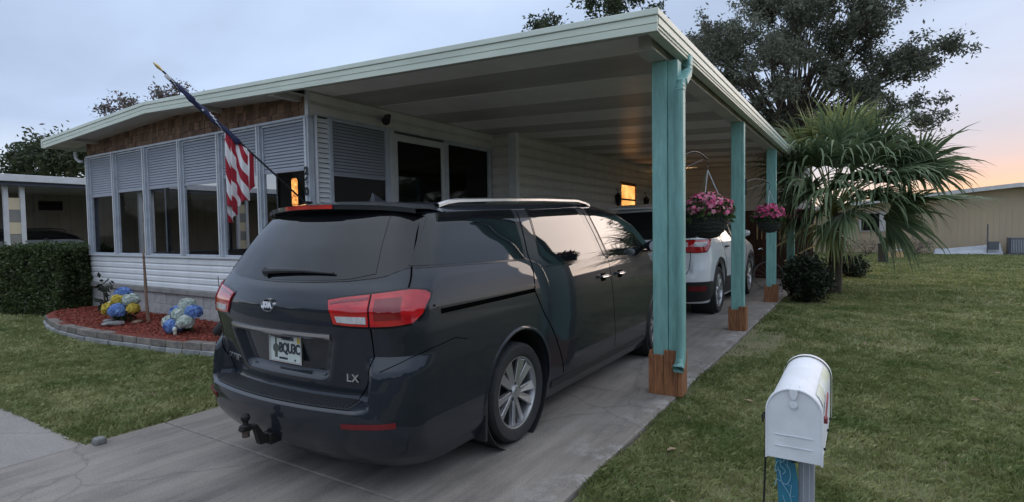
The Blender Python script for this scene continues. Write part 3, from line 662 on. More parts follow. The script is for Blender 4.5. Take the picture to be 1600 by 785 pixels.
# ------------------------------------------------------------------ vehicles
def sm(x): x = min(max(x, 0.), 1.); return x*x*(3-2*x)
class Shell:
    """car body surface from half widths, rear and front profiles (local frame: rear at y=0, nose to +y)"""
    def __init__(s, W, RY, FY, RYo=None, B=.17, RC=.22, U0=.78, FB=.16, FRC=.3, rise=((0, 0), (1, 0)), recess=None, blend=(.70, .80)):
        s.W, s.RY, s.FY, s.RYo = [np.array(a, float) if a is not None else None for a in (W, RY, FY, RYo)]
        s.B, s.RC, s.U0, s.FB, s.FRC, s.rise, s.recess, s.blend = B, RC, U0, FB, FRC, np.array(rise, float), recess, blend
    def w(s, z): return float(np.interp(z, s.W[:, 0], s.W[:, 1]))
    def lift(s, y, z): return float(np.interp(y, s.rise[:, 0], s.rise[:, 1]))*min(max((z-1.25)/.42, 0), 1.15)
    def unlift(s, y, zz):
        z = zz
        for _ in range(6): z = zz-s.lift(y, z)
        return z
    def ry(s, u, z):
        a = float(np.interp(z, s.RY[:, 0], s.RY[:, 1]))
        if s.RYo is not None:
            k = sm((u-s.blend[0])/(s.blend[1]-s.blend[0])); a = a*(1-k)+float(np.interp(z, s.RYo[:, 0], s.RYo[:, 1]))*k
        return a
    def ring(s, q, z):
        """q 0..1 round the rear from the centre to the side, then 1+metres along the side"""
        w = s.w(z)
        if q <= 1:
            if q < s.U0: u, ph = q, 0
            else: ph = (q-s.U0)/(1-s.U0)*PI/2; u = s.U0+(1-s.U0)*math.sin(ph)
            y = s.ry(u, z)+s.B*u*u+s.RC*(1-math.cos(ph)); x = u*w
            if s.recess: y += s.recess(x, z)
            return x, y
        return w, s.ry(1, z)+s.B+s.RC+(q-1)
    def q_at(s, y, z):
        y0 = s.ring(1, z)[1]
        if y >= y0: return 1+y-y0
        a, b = .3, 1.
        for _ in range(30):
            m = (a+b)/2
            if s.ring(m, z)[1] < y: a = m
            else: b = m
        return a
    def pt(s, q, z, off=0., side=1):
        x, y = s.ring(q, z); e = .004
        a = s.ring(q+e, z); a0 = s.ring(max(q-e, 0), z); c = s.ring(q, z+e); d = s.ring(q, z-e)
        t1 = Vector((a[0]-a0[0], a[1]-a0[1], 0)); t2 = Vector((c[0]-d[0], c[1]-d[1], 2*e)); n = t1.cross(t2).normalized()
        zz = z+s.lift(y, z)
        return Vector((side*(x+n.x*off), y+n.y*off, zz+n.z*off))
    def side_pt(s, y, zz, off=0., side=1):
        z = s.unlift(y, zz); return s.pt(s.q_at(y, z), z, off, side)
    def back_pt(s, x, zz, off=0.):
        z = zz; u = abs(x)/s.w(z); q = u if u < s.U0 else s.U0+(1-s.U0)*math.asin(min((u-s.U0)/(1-s.U0), 1))/(PI/2)
        return s.pt(q, z, off, 1 if x >= 0 else -1)
    def body(s, zs, nr=40, ns=56, nf=14):
        P = []
        for z in zs:
            row = []
            for i in range(nr): row.append(s.ring(i/(nr-1), z))
            y0 = row[-1][1]; w = s.w(z); fy = float(np.interp(z, s.FY[:, 0], s.FY[:, 1])); y1 = max(fy-s.FB-s.FRC, y0+.05)
            for i in range(1, ns): row.append((w, y0+(y1-y0)*i/(ns-1)))
            for i in range(1, nf):
                ph = PI/2*(1-i/(nf-1)); U = .7; u = U+(1-U)*math.sin(ph) if i < nf-5 else None
                t = i/(nf-1); u = 1-t; k = max(u-U, 0)/(1-U)
                row.append((u*w, fy-s.FB*u*u-s.FRC*(1-math.sqrt(max(1-k*k, 0)))*((y1 < fy-.3)*1.)))
            half = [Vector((x, y, z+s.lift(y, z))) for x, y in row]
            ring = half+[Vector((-p.x, p.y, p.z)) for p in half[-2:0:-1]]
            P.append(ring)
        b = MB(); n = len(P[0]); vs = [p for r in P for p in r]
        fs = [(i*n+k, i*n+(k+1) % n, (i+1)*n+(k+1) % n, (i+1)*n+k) for i in range(len(P)-1) for k in range(n)]
        fs += [tuple(range(n))[::-1], tuple(range((len(P)-1)*n, len(P)*n))]
        b.add(vs, fs); return b
def resample(pl, n):
    p = np.array(pl, float); d = np.r_[0, np.cumsum(np.linalg.norm(np.diff(p, axis=0), axis=1))]; t = np.linspace(0, d[-1], n)
    return np.stack([np.interp(t, d, p[:, 0]), np.interp(t, d, p[:, 1])], 1)
def patch(f, A, Bp, off, na=16, nb=8, depth=.006):
    """surface patch between polylines A and B mapped through f(u,v,off), with a rim turned back into the body"""
    A, Bp = resample(A, na), resample(Bp, na); rows = []
    for j in range(nb):
        t = j/(nb-1); L = A*(1-t)+Bp*t; rows.append([f(u, v, off) for u, v in L])
    def rim(L): return [f(u, v, off-depth) for u, v in L]
    b = MB(); b.grid([rim(A)]+rows+[rim(Bp)])
    for i in (0, -1):
        b.grid([[f(*(A[i]*(1-j/(nb-1))+Bp[i]*(j/(nb-1))), off) for j in range(nb)], [f(*(A[i]*(1-j/(nb-1))+Bp[i]*(j/(nb-1))), off-depth) for j in range(nb)]])
    return b
def strip(f, pl, wd, off, n=24, depth=.004):
    P = resample(pl, n); T = np.gradient(P, axis=0); T /= np.linalg.norm(T, axis=1)[:, None]; Nn = np.stack([-T[:, 1], T[:, 0]], 1)*wd/2
    return patch(f, P+Nn, P-Nn, off, n, 2, depth)
def cutters_apply(o, cyls):
    for (y, z, r, x0, x1) in cyls:
        cb = MB().lathe([(r, x0), (r, x1)], 48, 'x', (0, y, z)).build('cutter', 'dark_gap', o.parent, world=False)
        md = o.modifiers.new('cut', 'BOOLEAN'); md.operation = 'DIFFERENCE'; md.object = cb; md.solver = 'EXACT'
        bpy.context.view_layer.update()
        me = bpy.data.meshes.new_from_object(o.evaluated_get(bpy.context.evaluated_depsgraph_get()))
        o.modifiers.clear(); o.data = me; bpy.data.objects.remove(cb)
    me = o.data; me.polygons.foreach_set('use_smooth', [True]*len(me.polygons)); me.set_sharp_from_angle(angle=math.radians(28))
def build_wheel(parent, R, rr_, wd, nsp, style):
    """wheel, axis along x, face towards +x, local to the parent's frame"""
    b = MB(); h = wd/2
    b.lathe([(rr_*.96, -h*.8), (rr_*.93, h*.1), (rr_*.95, h*.55), (rr_*1.0, h*.86), (rr_*1.035, h*.88), (rr_*1.035, h*.80), (rr_*.97, -h*.8)], 48, 'x', closed=True)
    w_ = b.build('wheel', 'alloy', parent, 40, world=False)
    t = MB(); t.lathe([(rr_*1.0, -h*.8), (rr_*1.12, -h*.98), (R*.93, -h), (R*.985, -h*.8), (R, -h*.5), (R, h*.5), (R*.985, h*.82), (R*.93, h), (rr_*1.14, h*1.0), (rr_*1.05, h*.90), (rr_*1.0, h*.8)], 64, 'x', closed=True)
    tyre = t.build('tyre', 'rubber', w_, 40, world=False)
    MB().lathe([(.0, 0), (rr_*.94, 0), (rr_*.94, h*.1), (.0, h*.1)], 32, 'x').build('brake_disc', 'alloy_dark', w_, world=False)
    for k in range(nsp):
        a = 2*PI*k/nsp+(.13 if style == 'turbine' and k % 2 else 0); ca, sa = math.cos(a), math.sin(a)
        def Q(rad, tan, dep): return (dep, rad*ca-tan*sa, rad*sa+tan*ca)
        i0, i1, o0, o1 = (-.022, .018, -.040, .034) if style == 'turbine' else (-.028, .028, -.026, .026)
        s_ = MB(); r0, r1 = rr_*.18, rr_*.965
        s_.hexa([Q(r0, i0, h*.35), Q(r1, o0, h*.55), Q(r1, o1, h*.50), Q(r0, i1, h*.35)], [Q(r0, i0, h*.66), Q(r1, o0*.9, h*.84), Q(r1, o1*.9, h*.70), Q(r0, i1, h*.62)])
        s_.build('spoke', 'alloy', w_, world=False, bevel=.004)
    MB().lathe([(.0, h*.5), (rr_*.30, h*.5), (rr_*.30, h*.60), (rr_*.2, h*.62), (rr_*.17, h*.80), (.0, h*.82)], 24, 'x').build('hub_cap', 'alloy', w_, 30, world=False)
    for k in range(5):
        a = 2*PI*k/5+.3; MB().lathe([(.0, h*.55), (.011, h*.55), (.010, h*.68), (.0, h*.68)], 6, 'x', (0, rr_*.245*math.cos(a), rr_*.245*math.sin(a))).build('lug_nut', 'alloy_dark', w_, world=False)
    return w_
def four_wheels(w_, spots, R):
    for i, (x, y) in enumerate(spots):
        o = w_ if i == 0 else copy_tree(w_, w_.parent)
        o.location = (x, y, R); o.rotation_euler = (rr.uniform(0, 1) if i else 0, 0, 0) if x > 0 else (0, 0, PI)

# ---- the dark minivan
VX, VY = -3.13, 2.03
def van_recess(x, z):
    hw = .43+(z-.70)*.34
    return .05*sm((z-.695)/.055)*sm((.972-z)/.018)*sm((hw-abs(x))/.09)
VW = [(.18, .90), (.28, .945), (.45, .972), (.6, .983), (.8, .99), (1.0, .985), (1.15, .972), (1.25, .955), (1.33, .935), (1.5, .86), (1.65, .785), (1.71, .74), (1.755, .64), (1.785, .40), (1.795, .12)]
VR = [(.18, .24), (.28, .10), (.38, .03), (.5, .0), (.565, .004), (.585, .03), (.60, .135), (.63, .15), (.7, .14), (.8, .12), (.95, .09), (1.05, .07), (1.15, .075), (1.25, .12), (1.3, .16), (1.5, .28), (1.68, .40), (1.74, .46), (1.785, .62), (1.795, .9)]
VRo = [(.18, .24), (.28, .10), (.38, .04), (.5, .015), (.68, .035), (.77, .05), (.80, .062), (.875, .115), (.95, .10), (1.05, .075), (1.15, .075), (1.25, .12), (1.3, .16), (1.5, .28), (1.68, .40), (1.74, .46), (1.785, .62), (1.795, .9)]
VF = [(.18, 5.36), (.35, 5.46), (.6, 5.5), (.8, 5.47), (.95, 5.38), (1.05, 5.25), (1.15, 5.08), (1.22, 4.95), (1.3, 4.83), (1.5, 4.5), (1.68, 4.15), (1.74, 3.95), (1.785, 3.6), (1.795, 3.2)]
vsh = Shell(VW, VR, VF, VRo, rise=((.5, 0), (2., .045), (3.0, .075), (4.2, .065), (5, .03)), recess=van_recess)
van = thing('minivan', 'dark blue grey minivan parked at the carport mouth, seen from its rear', 'minivan', (VX, VY, 0))
zs = sorted(set(np.round(np.r_[np.arange(.18, .55, .03), np.arange(.55, 1.0, .0125), np.arange(1.0, 1.32, .02), np.arange(1.32, 1.70, .03), np.arange(1.70, 1.797, .0095), [1.795]], 4)))
vb = vsh.body(zs, 54, 60, 14).build('body', 'van_paint', van, world=False)
WRY, WFY, WR_ = 1.47, 4.80, .372
cutters_apply(vb, [(WRY, .40, .445, .60, 1.3), (WRY, .40, .445, -1.3, -.60), (WFY, .40, .445, .60, 1.3), (WFY, .40, .445, -1.3, -.60)])
for sx in (1, -1):
    for yy in (WRY, WFY):
        MB().lathe([(.449, .58*sx), (.443, .60*sx), (.443, .955*sx), (.449, .955*sx)], 40, 'x', (0, yy, .40), closed=True).build('wheel_well', 'black_plastic', van, 30, world=False)
        # arch lip
        MB().grid([[vsh.side_pt(yy+r_*math.cos(a), .40+r_*math.sin(a), of, sx) for a in np.linspace(-.15, PI+.15, 40)] for r_, of in ((.447, -.03), (.447, .006), (.462, .007), (.474, .0))]).build('wheel_arch', 'van_paint', van, True, world=False)
        # mud flap
    fx = sx*.86
    MB().hexa([(fx-.10, 1.02, .14), (fx+.10, 1.02, .14), (fx+.10, 1.045, .14), (fx-.10, 1.045, .14)], [(fx-.10, 1.03, .50), (fx+.105, 1.03, .50), (fx+.105, 1.055, .50), (fx-.10, 1.055, .50)]).build('mud_flap', 'black_plastic', van, world=False, bevel=.006)
four_wheels(build_wheel(van, WR_, .258, .235, 10, 'turbine'), [(.845, WRY), (.845, WFY), (-.845, WRY), (-.845, WFY)], WR_)
Vs = lambda sd: (lambda y, z, off: vsh.side_pt(y, z, off, sd))
Vq = lambda sd: (lambda q, z, off: vsh.pt(q, z, off, sd))
Vb = lambda x, z, off: vsh.back_pt(x, z, off)
def vpart(b, name, mat, parent=van, smooth=30, bevel=0): return b.build(name, mat, parent, smooth, bevel, world=False)
QG = ([(.70, 1.685), (1.2, 1.715), (1.72, 1.737)], [(.42, 1.386), (.8, 1.382), (1.2, 1.374), (1.62, 1.366)])
SG = ([(1.97, 1.745), (2.4, 1.766), (2.88, 1.778)], [(1.885, 1.40), (1.94, 1.34), (2.05, 1.311), (2.5, 1.306), (3.03, 1.302)])
FG = ([(3.12, 1.772), (3.5, 1.768), (3.85, 1.73), (4.25, 1.60)], [(3.24, 1.297), (3.7, 1.295), (4.3, 1.30), (4.62, 1.315)])
def grow(pl, d, sgn): return [(u, v+sgn*d) for u, v in pl]
for sd in (1, -1):
    for nm, (T, Bo) in (('quarter_window', QG), ('sliding_door_window', SG), ('front_door_window', FG)):
        Tg = [(T[0][0]-.014, T[0][1]+.016)]+grow(T[1:-1], .016, 1)+[(T[-1][0]+.014, T[-1][1]+.014)]
        Bg = [(Bo[0][0]-.014, Bo[0][1]-.012)]+grow(Bo[1:-1], .014, -1)+[(Bo[-1][0]+.014, Bo[-1][1]-.012)]
        wg = vpart(patch(Vs(sd), Tg, Bg, .0035, 20, 12), nm, 'glass_border')
        vpart(patch(Vs(sd), T, Bo, .0065, 20, 12), 'pane', 'glass_tint' if nm != 'front_door_window' else 'car_glass', wg)
    # doors stand 2.5 mm proud of the shell, with dark shut lines round them
    sl = [(1.72, 1.29), (1.70, 1.11), (1.80, .95), (2.0, .72), (2.14, .50), (2.20, .36)]
    sr = [(3.215, 1.29), (3.222, 1.11), (3.26, .80), (3.32, .50), (3.34, .36)]
    fr_ = [(4.45, 1.28), (4.47, 1.1), (4.44, .9), (4.36, .75), (4.30, .55), (4.28, .36)]
    d1 = vpart(patch(Vs(sd), sl, sr, .003, 26, 30, .004), 'sliding_door', 'van_paint')
    d2 = vpart(patch(Vs(sd), [(u+.012, v) for u, v in sr], fr_, .003, 26, 30, .004), 'front_door', 'van_paint')
    for pl in ([(1.80, 1.735), (1.70, 1.40)]+[(u-.004, v) for u, v in sl], [(3.02, 1.76), (3.13, 1.32)]+[(u+.006, v) for u, v in sr], [(u+.004, v) for u, v in fr_]):
        vpart(strip(Vs(sd), pl, .008, .0022, 40), 'shut_line', 'dark_gap')
    vpart(strip(Vs(sd), [(1.85, 1.29), (2.6, 1.283), (3.2, 1.279), (3.9, 1.279), (4.6, 1.29)], .010, .0065, 40), 'belt_strip', 'glass_border')
    vpart(strip(Vs(sd), [(.56, 1.108), (1.2, 1.113), (1.70, 1.119)], .030, .0035, 30), 'slide_rail', 'dark_gap')
    vpart(strip(Vs(sd), [(.50, 1.150), (1.2, 1.155), (1.70, 1.160)], .012, .010, 30, .010), 'rail_crease', 'van_paint')
    for yy, dd in ((3.03, d1), (3.47, d2)):
        hp = [vsh.side_pt(yy+u, 1.125+.004*u, of, sd) for u, of in ((-.115, .006), (-.10, .032), (0, .040), (.10, .032), (.115, .006))]
        hb = vpart(MB().tube(hp, [.011, .014, .015, .014, .011], 8), 'handle', 'van_paint', dd)
        vpart(MB().tube([vsh.side_pt(yy+u, 1.116, of, sd) for u, of in ((-.10, .044), (0, .052), (.10, .044))], .0035, 6), 'handle_trim', 'chrome', hb)
        cup = vpart(patch(Vs(sd), [(yy-.06, 1.15), (yy+.05, 1.15)], [(yy-.06, 1.075), (yy+.05, 1.075)], .005, 8, 6), 'handle_cup', 'dark_gap', dd)
    # sill
    vpart(strip(Vs(sd), [(1.98, .30), (3., .30), (4.28, .30)], .06, .008, 30), 'sill', 'black_plastic')
    # mirror
    m0 = vsh.side_pt(4.35, 1.30, .0, sd)
    mm = MB(); prof = [(0.0, .02), (.06, .05), (.12, .075), (.20, .08), (.24, .05)]
    P_ = []
    for u, r_ in prof: P_.append([(m0.x+sd*(u), m0.y-.02-.06*math.cos(a)*r_/.08+(.02 if u > .1 else 0), m0.z+.075+1.05*r_*math.sin(a)) for a in np.linspace(0, 2*PI, 17)])
    mm.grid(P_); mi_ = vpart(mm, 'mirror', 'van_paint')
    vpart(MB().lathe([(.001, -.062), (.066, -.062), (.066, -.058)], 16, 'y', (m0.x+sd*.15, m0.y-.0-.02, m0.z+.075)), 'mirror_glass', 'chrome', mi_)
    # roof rail: a bowed bar on two feet
    ry_ = [(.92, .0), (1.02, .022), (1.15, .034), (1.6, .04), (2.4, .042), (3.1, .036), (3.28, .022), (3.40, .0)]
    rp = []
    for yy, hh in ry_:
        xx = .655; z0 = vsh.unlift(yy, 0); base = 1.752+vsh.lift(yy, 1.752); rp.append((sd*xx, yy, base+hh))
    P_ = [[(p[0]+a*.022, p[1], p[2]+c_) for a, c_ in ((-1, -.012), (-1, .008), (-.5, .016), (.5, .016), (1, .008), (1, -.012), (-1, -.012))] for p in rp]
    vpart(MB().grid(P_), 'roof_rail', 'satin_chrome')
    # tail lamp: lens in two pieces across the hatch line
    vpart(patch(Vq(sd), [(.482, 1.206), (.6, 1.225), (.78, 1.246), (.86, 1.26), (.91, 1.267), (.965, 1.258), (1.0, 1.232)], [(.535, 1.050), (.65, 1.044), (.78, 1.043), (.86, 1.046), (.925, 1.056), (.965, 1.10), (1.0, 1.20)], .003, 40, 10), 'lamp_surround', 'glass_border')
    li = vpart(patch(Vq(sd), [(.496, 1.194), (.6, 1.212), (.776, 1.232)], [(.548, 1.062), (.65, 1.056), (.776, 1.055)], .011, 20, 10, .012), 'taillight_inner', 'red_lens')
    vpart(patch(Vq(sd), [(.56, 1.108), (.66, 1.109), (.765, 1.110)], [(.575, 1.074), (.66, 1.070), (.765, 1.070)], .014, 14, 5), 'reverse_lens', 'clear_lens', li)
    vpart(patch(Vq(sd), [(.515, 1.182), (.6, 1.198), (.77, 1.217)], [(.52, 1.170), (.6, 1.184), (.77, 1.202)], .0135, 14, 3), 'lens_bar', 'red_lens_dark', li)
    lo_ = vpart(patch(Vq(sd), [(.786, 1.234), (.86, 1.248), (.907, 1.254), (.96, 1.246), (.985, 1.225)], [(.786, 1.055), (.86, 1.058), (.92, 1.068), (.96, 1.12), (.985, 1.20)], .011, 24, 12, .012), 'taillight_outer', 'red_lens')
    vpart(patch(Vq(sd), [(.80, 1.205), (.85, 1.212), (.885, 1.215)], [(.80, 1.090), (.85, 1.092), (.885, 1.096)], .0135, 14, 8), 'lens_bar', 'red_lens_dark', lo_)
    vpart(strip(Vq(sd), [(.90, 1.262), (.897, 1.385), (.915, 1.70)], .006, .0022, 20), 'shut_line', 'dark_gap')
    vpart(strip(Vq(sd), [(.783, 1.048), (.770, .87), (.735, .76), (.70, .70), (.64, .615)], .006, .0022, 26), 'shut_line', 'dark_gap')
    vpart(strip(Vq(sd), [(.815, .80), (.90, .868), (.97, .905), (1.2, .93), (1.2, .925), (1.30, .90)], .0035, .0022, 26), 'bumper_seam', 'dark_gap')
    vpart(patch(Vq(sd), [(.645, .505), (.76, .51), (.885, .513)], [(.645, .477), (.76, .48), (.885, .483)], .006, 14, 3), 'reflector', 'reflector_red')
# rear window with its dark border
bo = [(-.855, 1.378), (-.77, 1.328), (-.55, 1.302), (-.3, 1.29), (0, 1.285), (.3, 1.29), (.55, 1.302), (.77, 1.328), (.855, 1.378)]
to = [(-.735, 1.70), (-.4, 1.715), (0, 1.72), (.4, 1.715), (.735, 1.70)]
rw = vpart(patch(Vb, to, bo, .0035, 40, 14), 'rear_window', 'glass_border')
vpart(patch(Vb, [(-.615, 1.685), (0, 1.70), (.615, 1.685)], [(-.715, 1.345), (-.55, 1.312), (-.3, 1.30), (0, 1.295), (.3, 1.30), (.55, 1.312), (.715, 1.345)], .0065, 40, 14), 'pane', 'glass_tint', rw)
# spoiler
rows = [[], [], [], [], []]
for x in np.linspace(-.75, .75, 41):
    u = x/.75; ye = .355+.24*u*u; ze = 1.772-.028*u*u-.012*abs(u)**8
    drop = .02 if abs(u) < .97 else .01
    yt = ye+.42-.10*u*u
    def rz(xx, yy):   # roof height at x,y
        lo, hi = 1.55, 1.795
        for _ in range(26):
            m_ = (lo+hi)/2
            if vsh.w(m_) > abs(xx) and vsh.ry(min(abs(xx)/vsh.w(m_), 1), m_)+vsh.B*(abs(xx)/vsh.w(m_))**2 < yy: lo = m_
            else: hi = m_
        return lo+vsh.lift(yy, lo)
    zt_ = rz(x, yt)+.004
    rows[0].append((x, yt, zt_)); rows[1].append((x, ye+.15, ze*.55+zt_*.45+.012)); rows[2].append((x, ye+.004, ze+.004)); rows[3].append((x, ye+.006, ze-.026)); rows[4].append((x, ye+.19-.05*u*u, ze-.055))
spl = vpart(MB().grid(rows), 'spoiler', 'van_paint', smooth=40)
bl = [[], []]
for x in np.linspace(-.24, .24, 13):
    u = x/.75; ye = .355+.24*u*u; ze = 1.772-.028*u*u
    bl[0].append((x, ye-.004, ze+.002)); bl[1].append((x, ye-.002, ze-.024))
b_ = MB().grid(bl); b_.grid([bl[0], [(p[0], p[1]+.01, p[2]) for p in bl[0]]]); b_.grid([bl[1], [(p[0], p[1]+.01, p[2]) for p in bl[1]]])
vpart(b_, 'brake_light', 'red_lens', spl)
# wiper
wp = [Vb(x, z, o_) for x, z, o_ in ((-.17, 1.333, .03), (0, 1.342, .03), (.2, 1.345, .028), (.44, 1.338, .02))]
wi_ = vpart(MB().tube(wp, [.022, .018, .012, .007], 8), 'wiper', 'black_plastic')
vpart(MB().lathe([(.001, .0), (.03, .0), (.03, .03), (.001, .03)], 14, 'y', tuple(Vb(-.15, 1.325, .035))), 'pivot', 'black_plastic', wi_)
# chrome strip, plate, emblem, lettering
vpart(patch(Vb, [(-.497, .998), (0, 1.0), (.497, .998)], [(-.49, .966), (0, .968), (.49, .966)], .010, 30, 4, .012), 'trim_strip', 'satin_chrome')
PC = Vb(.035, .865, .0); pl_y = PC.y-.012
plate = vpart(MB().box(-.115, .195, pl_y, pl_y+.008, .782, .945), 'license_plate', 'plate_white', bevel=.004)
fr2 = MB().box(-.123, -.112, pl_y-.005, pl_y+.008, .775, .952).box(.192, .203, pl_y-.005, pl_y+.008, .775, .952).box(-.112, .192, pl_y-.005, pl_y+.008, .775, .784).box(-.112, .192, pl_y-.005, pl_y+.008, .943, .952)
vpart(fr2, 'plate_frame', 'chrome', plate)
vpart(MB().lathe([(.001, 0), (.030, 0), (.030, .002)], 24, 'y', (-.055, pl_y-.002, .86)), 'plate_motif', 'plate_motif', plate)
vpart(MB().box(-.068, -.042, pl_y-.002, pl_y, .80, .83).box(-.062, -.048, pl_y-.002, pl_y, .89, .93), 'plate_motif', 'plate_motif', plate)
def vtext(body, size, mat, x, y, z, parent, bold=0., sp_=1., name='lettering', rz_=0., sc=(1, 1, 1)):
    me = text_mesh(name, body, size, mat, .002, bold, sp_); o = inst(me, name, parent, (x, y, z), (PI/2, 0, rz_), sc, world=False); return o
vtext('BQU3C', .086, 'plate_ink', .083, pl_y-.003, .865, plate, .002, .92, sc=(.78, 1, 1))
vtext('FLORIDA', .026, 'plate_ink', .065, pl_y-.003, .925, plate, 0., 1.2)
vtext('SUNSHINE', .018, 'plate_ink', .02, pl_y-.003, .80, plate)
vpart(MB().box(.158, .19, pl_y-.002, pl_y, .905, .942), 'plate_sticker', 'plate_sticker', plate)
vpart(MB().lathe([(.001, 0), (.006, 0), (.006, .004)], 8, 'y', (.135, pl_y-.004, .797)), 'plate_bolt', 'alloy_dark', plate)
ec = Vb(-.012, 1.147, 0)
emb_ = MB().add([(ec.x+r_*.066*math.cos(a), ec.y-d_, ec.z+r_*.042*math.sin(a)) for r_, d_ in ((0, .010), (.82, .010), (.86, .016), (1, .016), (1.02, -.004)) for a in np.linspace(0, 2*PI, 33)[:-1]],
    [(i*32+k, i*32+(k+1) % 32, (i+1)*32+(k+1) % 32, (i+1)*32+k) for i in range(4) for k in range(32)])
emb_.mi = [0]*32+[1]*96; em = vpart(emb_, 'emblem', ['glass_border', 'chrome'], smooth=40)
vtext('KIA', .050, 'mail_white', ec.x, ec.y-.013, ec.z, em, .004, 1.0, sc=(1.05, 1, 1))
for x0, z0, tx, sz in ((.60, .735, 'LX', .062), (-.625, .735, 'SEDONA', .050)):
    c0 = Vb(x0, z0, .003); c1 = Vb(x0+.03, z0, .003); c2 = Vb(x0-.03, z0, .003); c3 = Vb(x0, z0+.02, .003)
    vtext(tx, sz, 'chrome', c0.x, c0.y-.003, c0.z, van, .0015, 1.12, rz_=math.atan2(c1.y-c2.y, c1.x-c2.x), sc=(1.1, 1, 1))
# ridged step pad on the bumper
pad = MB(); N_ = 64
for i in range(N_):
    x = -.64+1.28*i/N_; y0 = Vb(x, .578, 0).y; y1 = Vb(x, .612, 0).y
    x2 = x+1.28/N_*.55; pad.hexa([(x, y0+.012, .582), (x2, y0+.012, .582), (x2, y1-.004, .603), (x, y1-.004, .603)], [(x, y0+.014, .592), (x2, y0+.014, .592), (x2, y1-.004, .613), (x, y1-.004, .613)])
vpart(pad, 'step_ridges', 'ridged_plastic', smooth=False)
vpart(MB().grid([[(x, Vb(x, .575, 0).y+.004, .583) for x in np.linspace(-.66, .66, 40)], [(x, Vb(x, .612, 0).y+.002, .606) for x in np.linspace(-.66, .66, 40)]]), 'step_pad', 'ridged_plastic')
# shark fin
fin = MB(); fz = 1.79+vsh.lift(1.05, 1.79)
fin.hexa([(-.035, .95, fz-.01), (.035, .95, fz-.01), (.02, 1.20, fz-.01), (-.02, 1.20, fz-.01)], [(-.006, .955, fz+.075), (.006, .955, fz+.075), (.004, 1.06, fz+.03), (-.004, 1.06, fz+.03)])
vpart(fin, 'antenna_fin', 'van_paint', bevel=.006)
# tow hitch: receiver, drawbar, ball
hb = vpart(MB().box(-.038, .038, .02, .5, .285, .355), 'hitch_receiver', 'iron', bevel=.006)
vpart(MB().box(-.30, .30, .16, .24, .26, .33), 'hitch_bar', 'iron', hb, bevel=.01)
dbm = MB().prism([(.05, .35), (.0, .35), (-.05, .435), (-.15, .435), (-.15, .412), (-.065, .412), (-.035, .30), (.05, .30)], 'x', -.024, .024)
vpart(dbm, 'drawbar', 'iron', hb, bevel=.006)
vpart(MB().lathe([(.001, .355), (.022, .355), (.022, .385), (.03, .39), (.03, .395)], 18, 'z', (0, -.115, .018)), 'ball_nut', 'rust_iron', hb)
vpart(MB().lathe([(.034, .43), (.034, .438), (.016, .446), (.016, .462), (.022, .468), (.027, .480), (.027, .494), (.018, .508), (.001, .512)], 20, 'z', (0, -.115, .005)), 'ball', 'iron', hb)
vpart(MB().tube([(.045, .10, .315), (.075, .10, .315), (.08, .10, .29)], .006, 6), 'hitch_pin', 'chrome', hb)

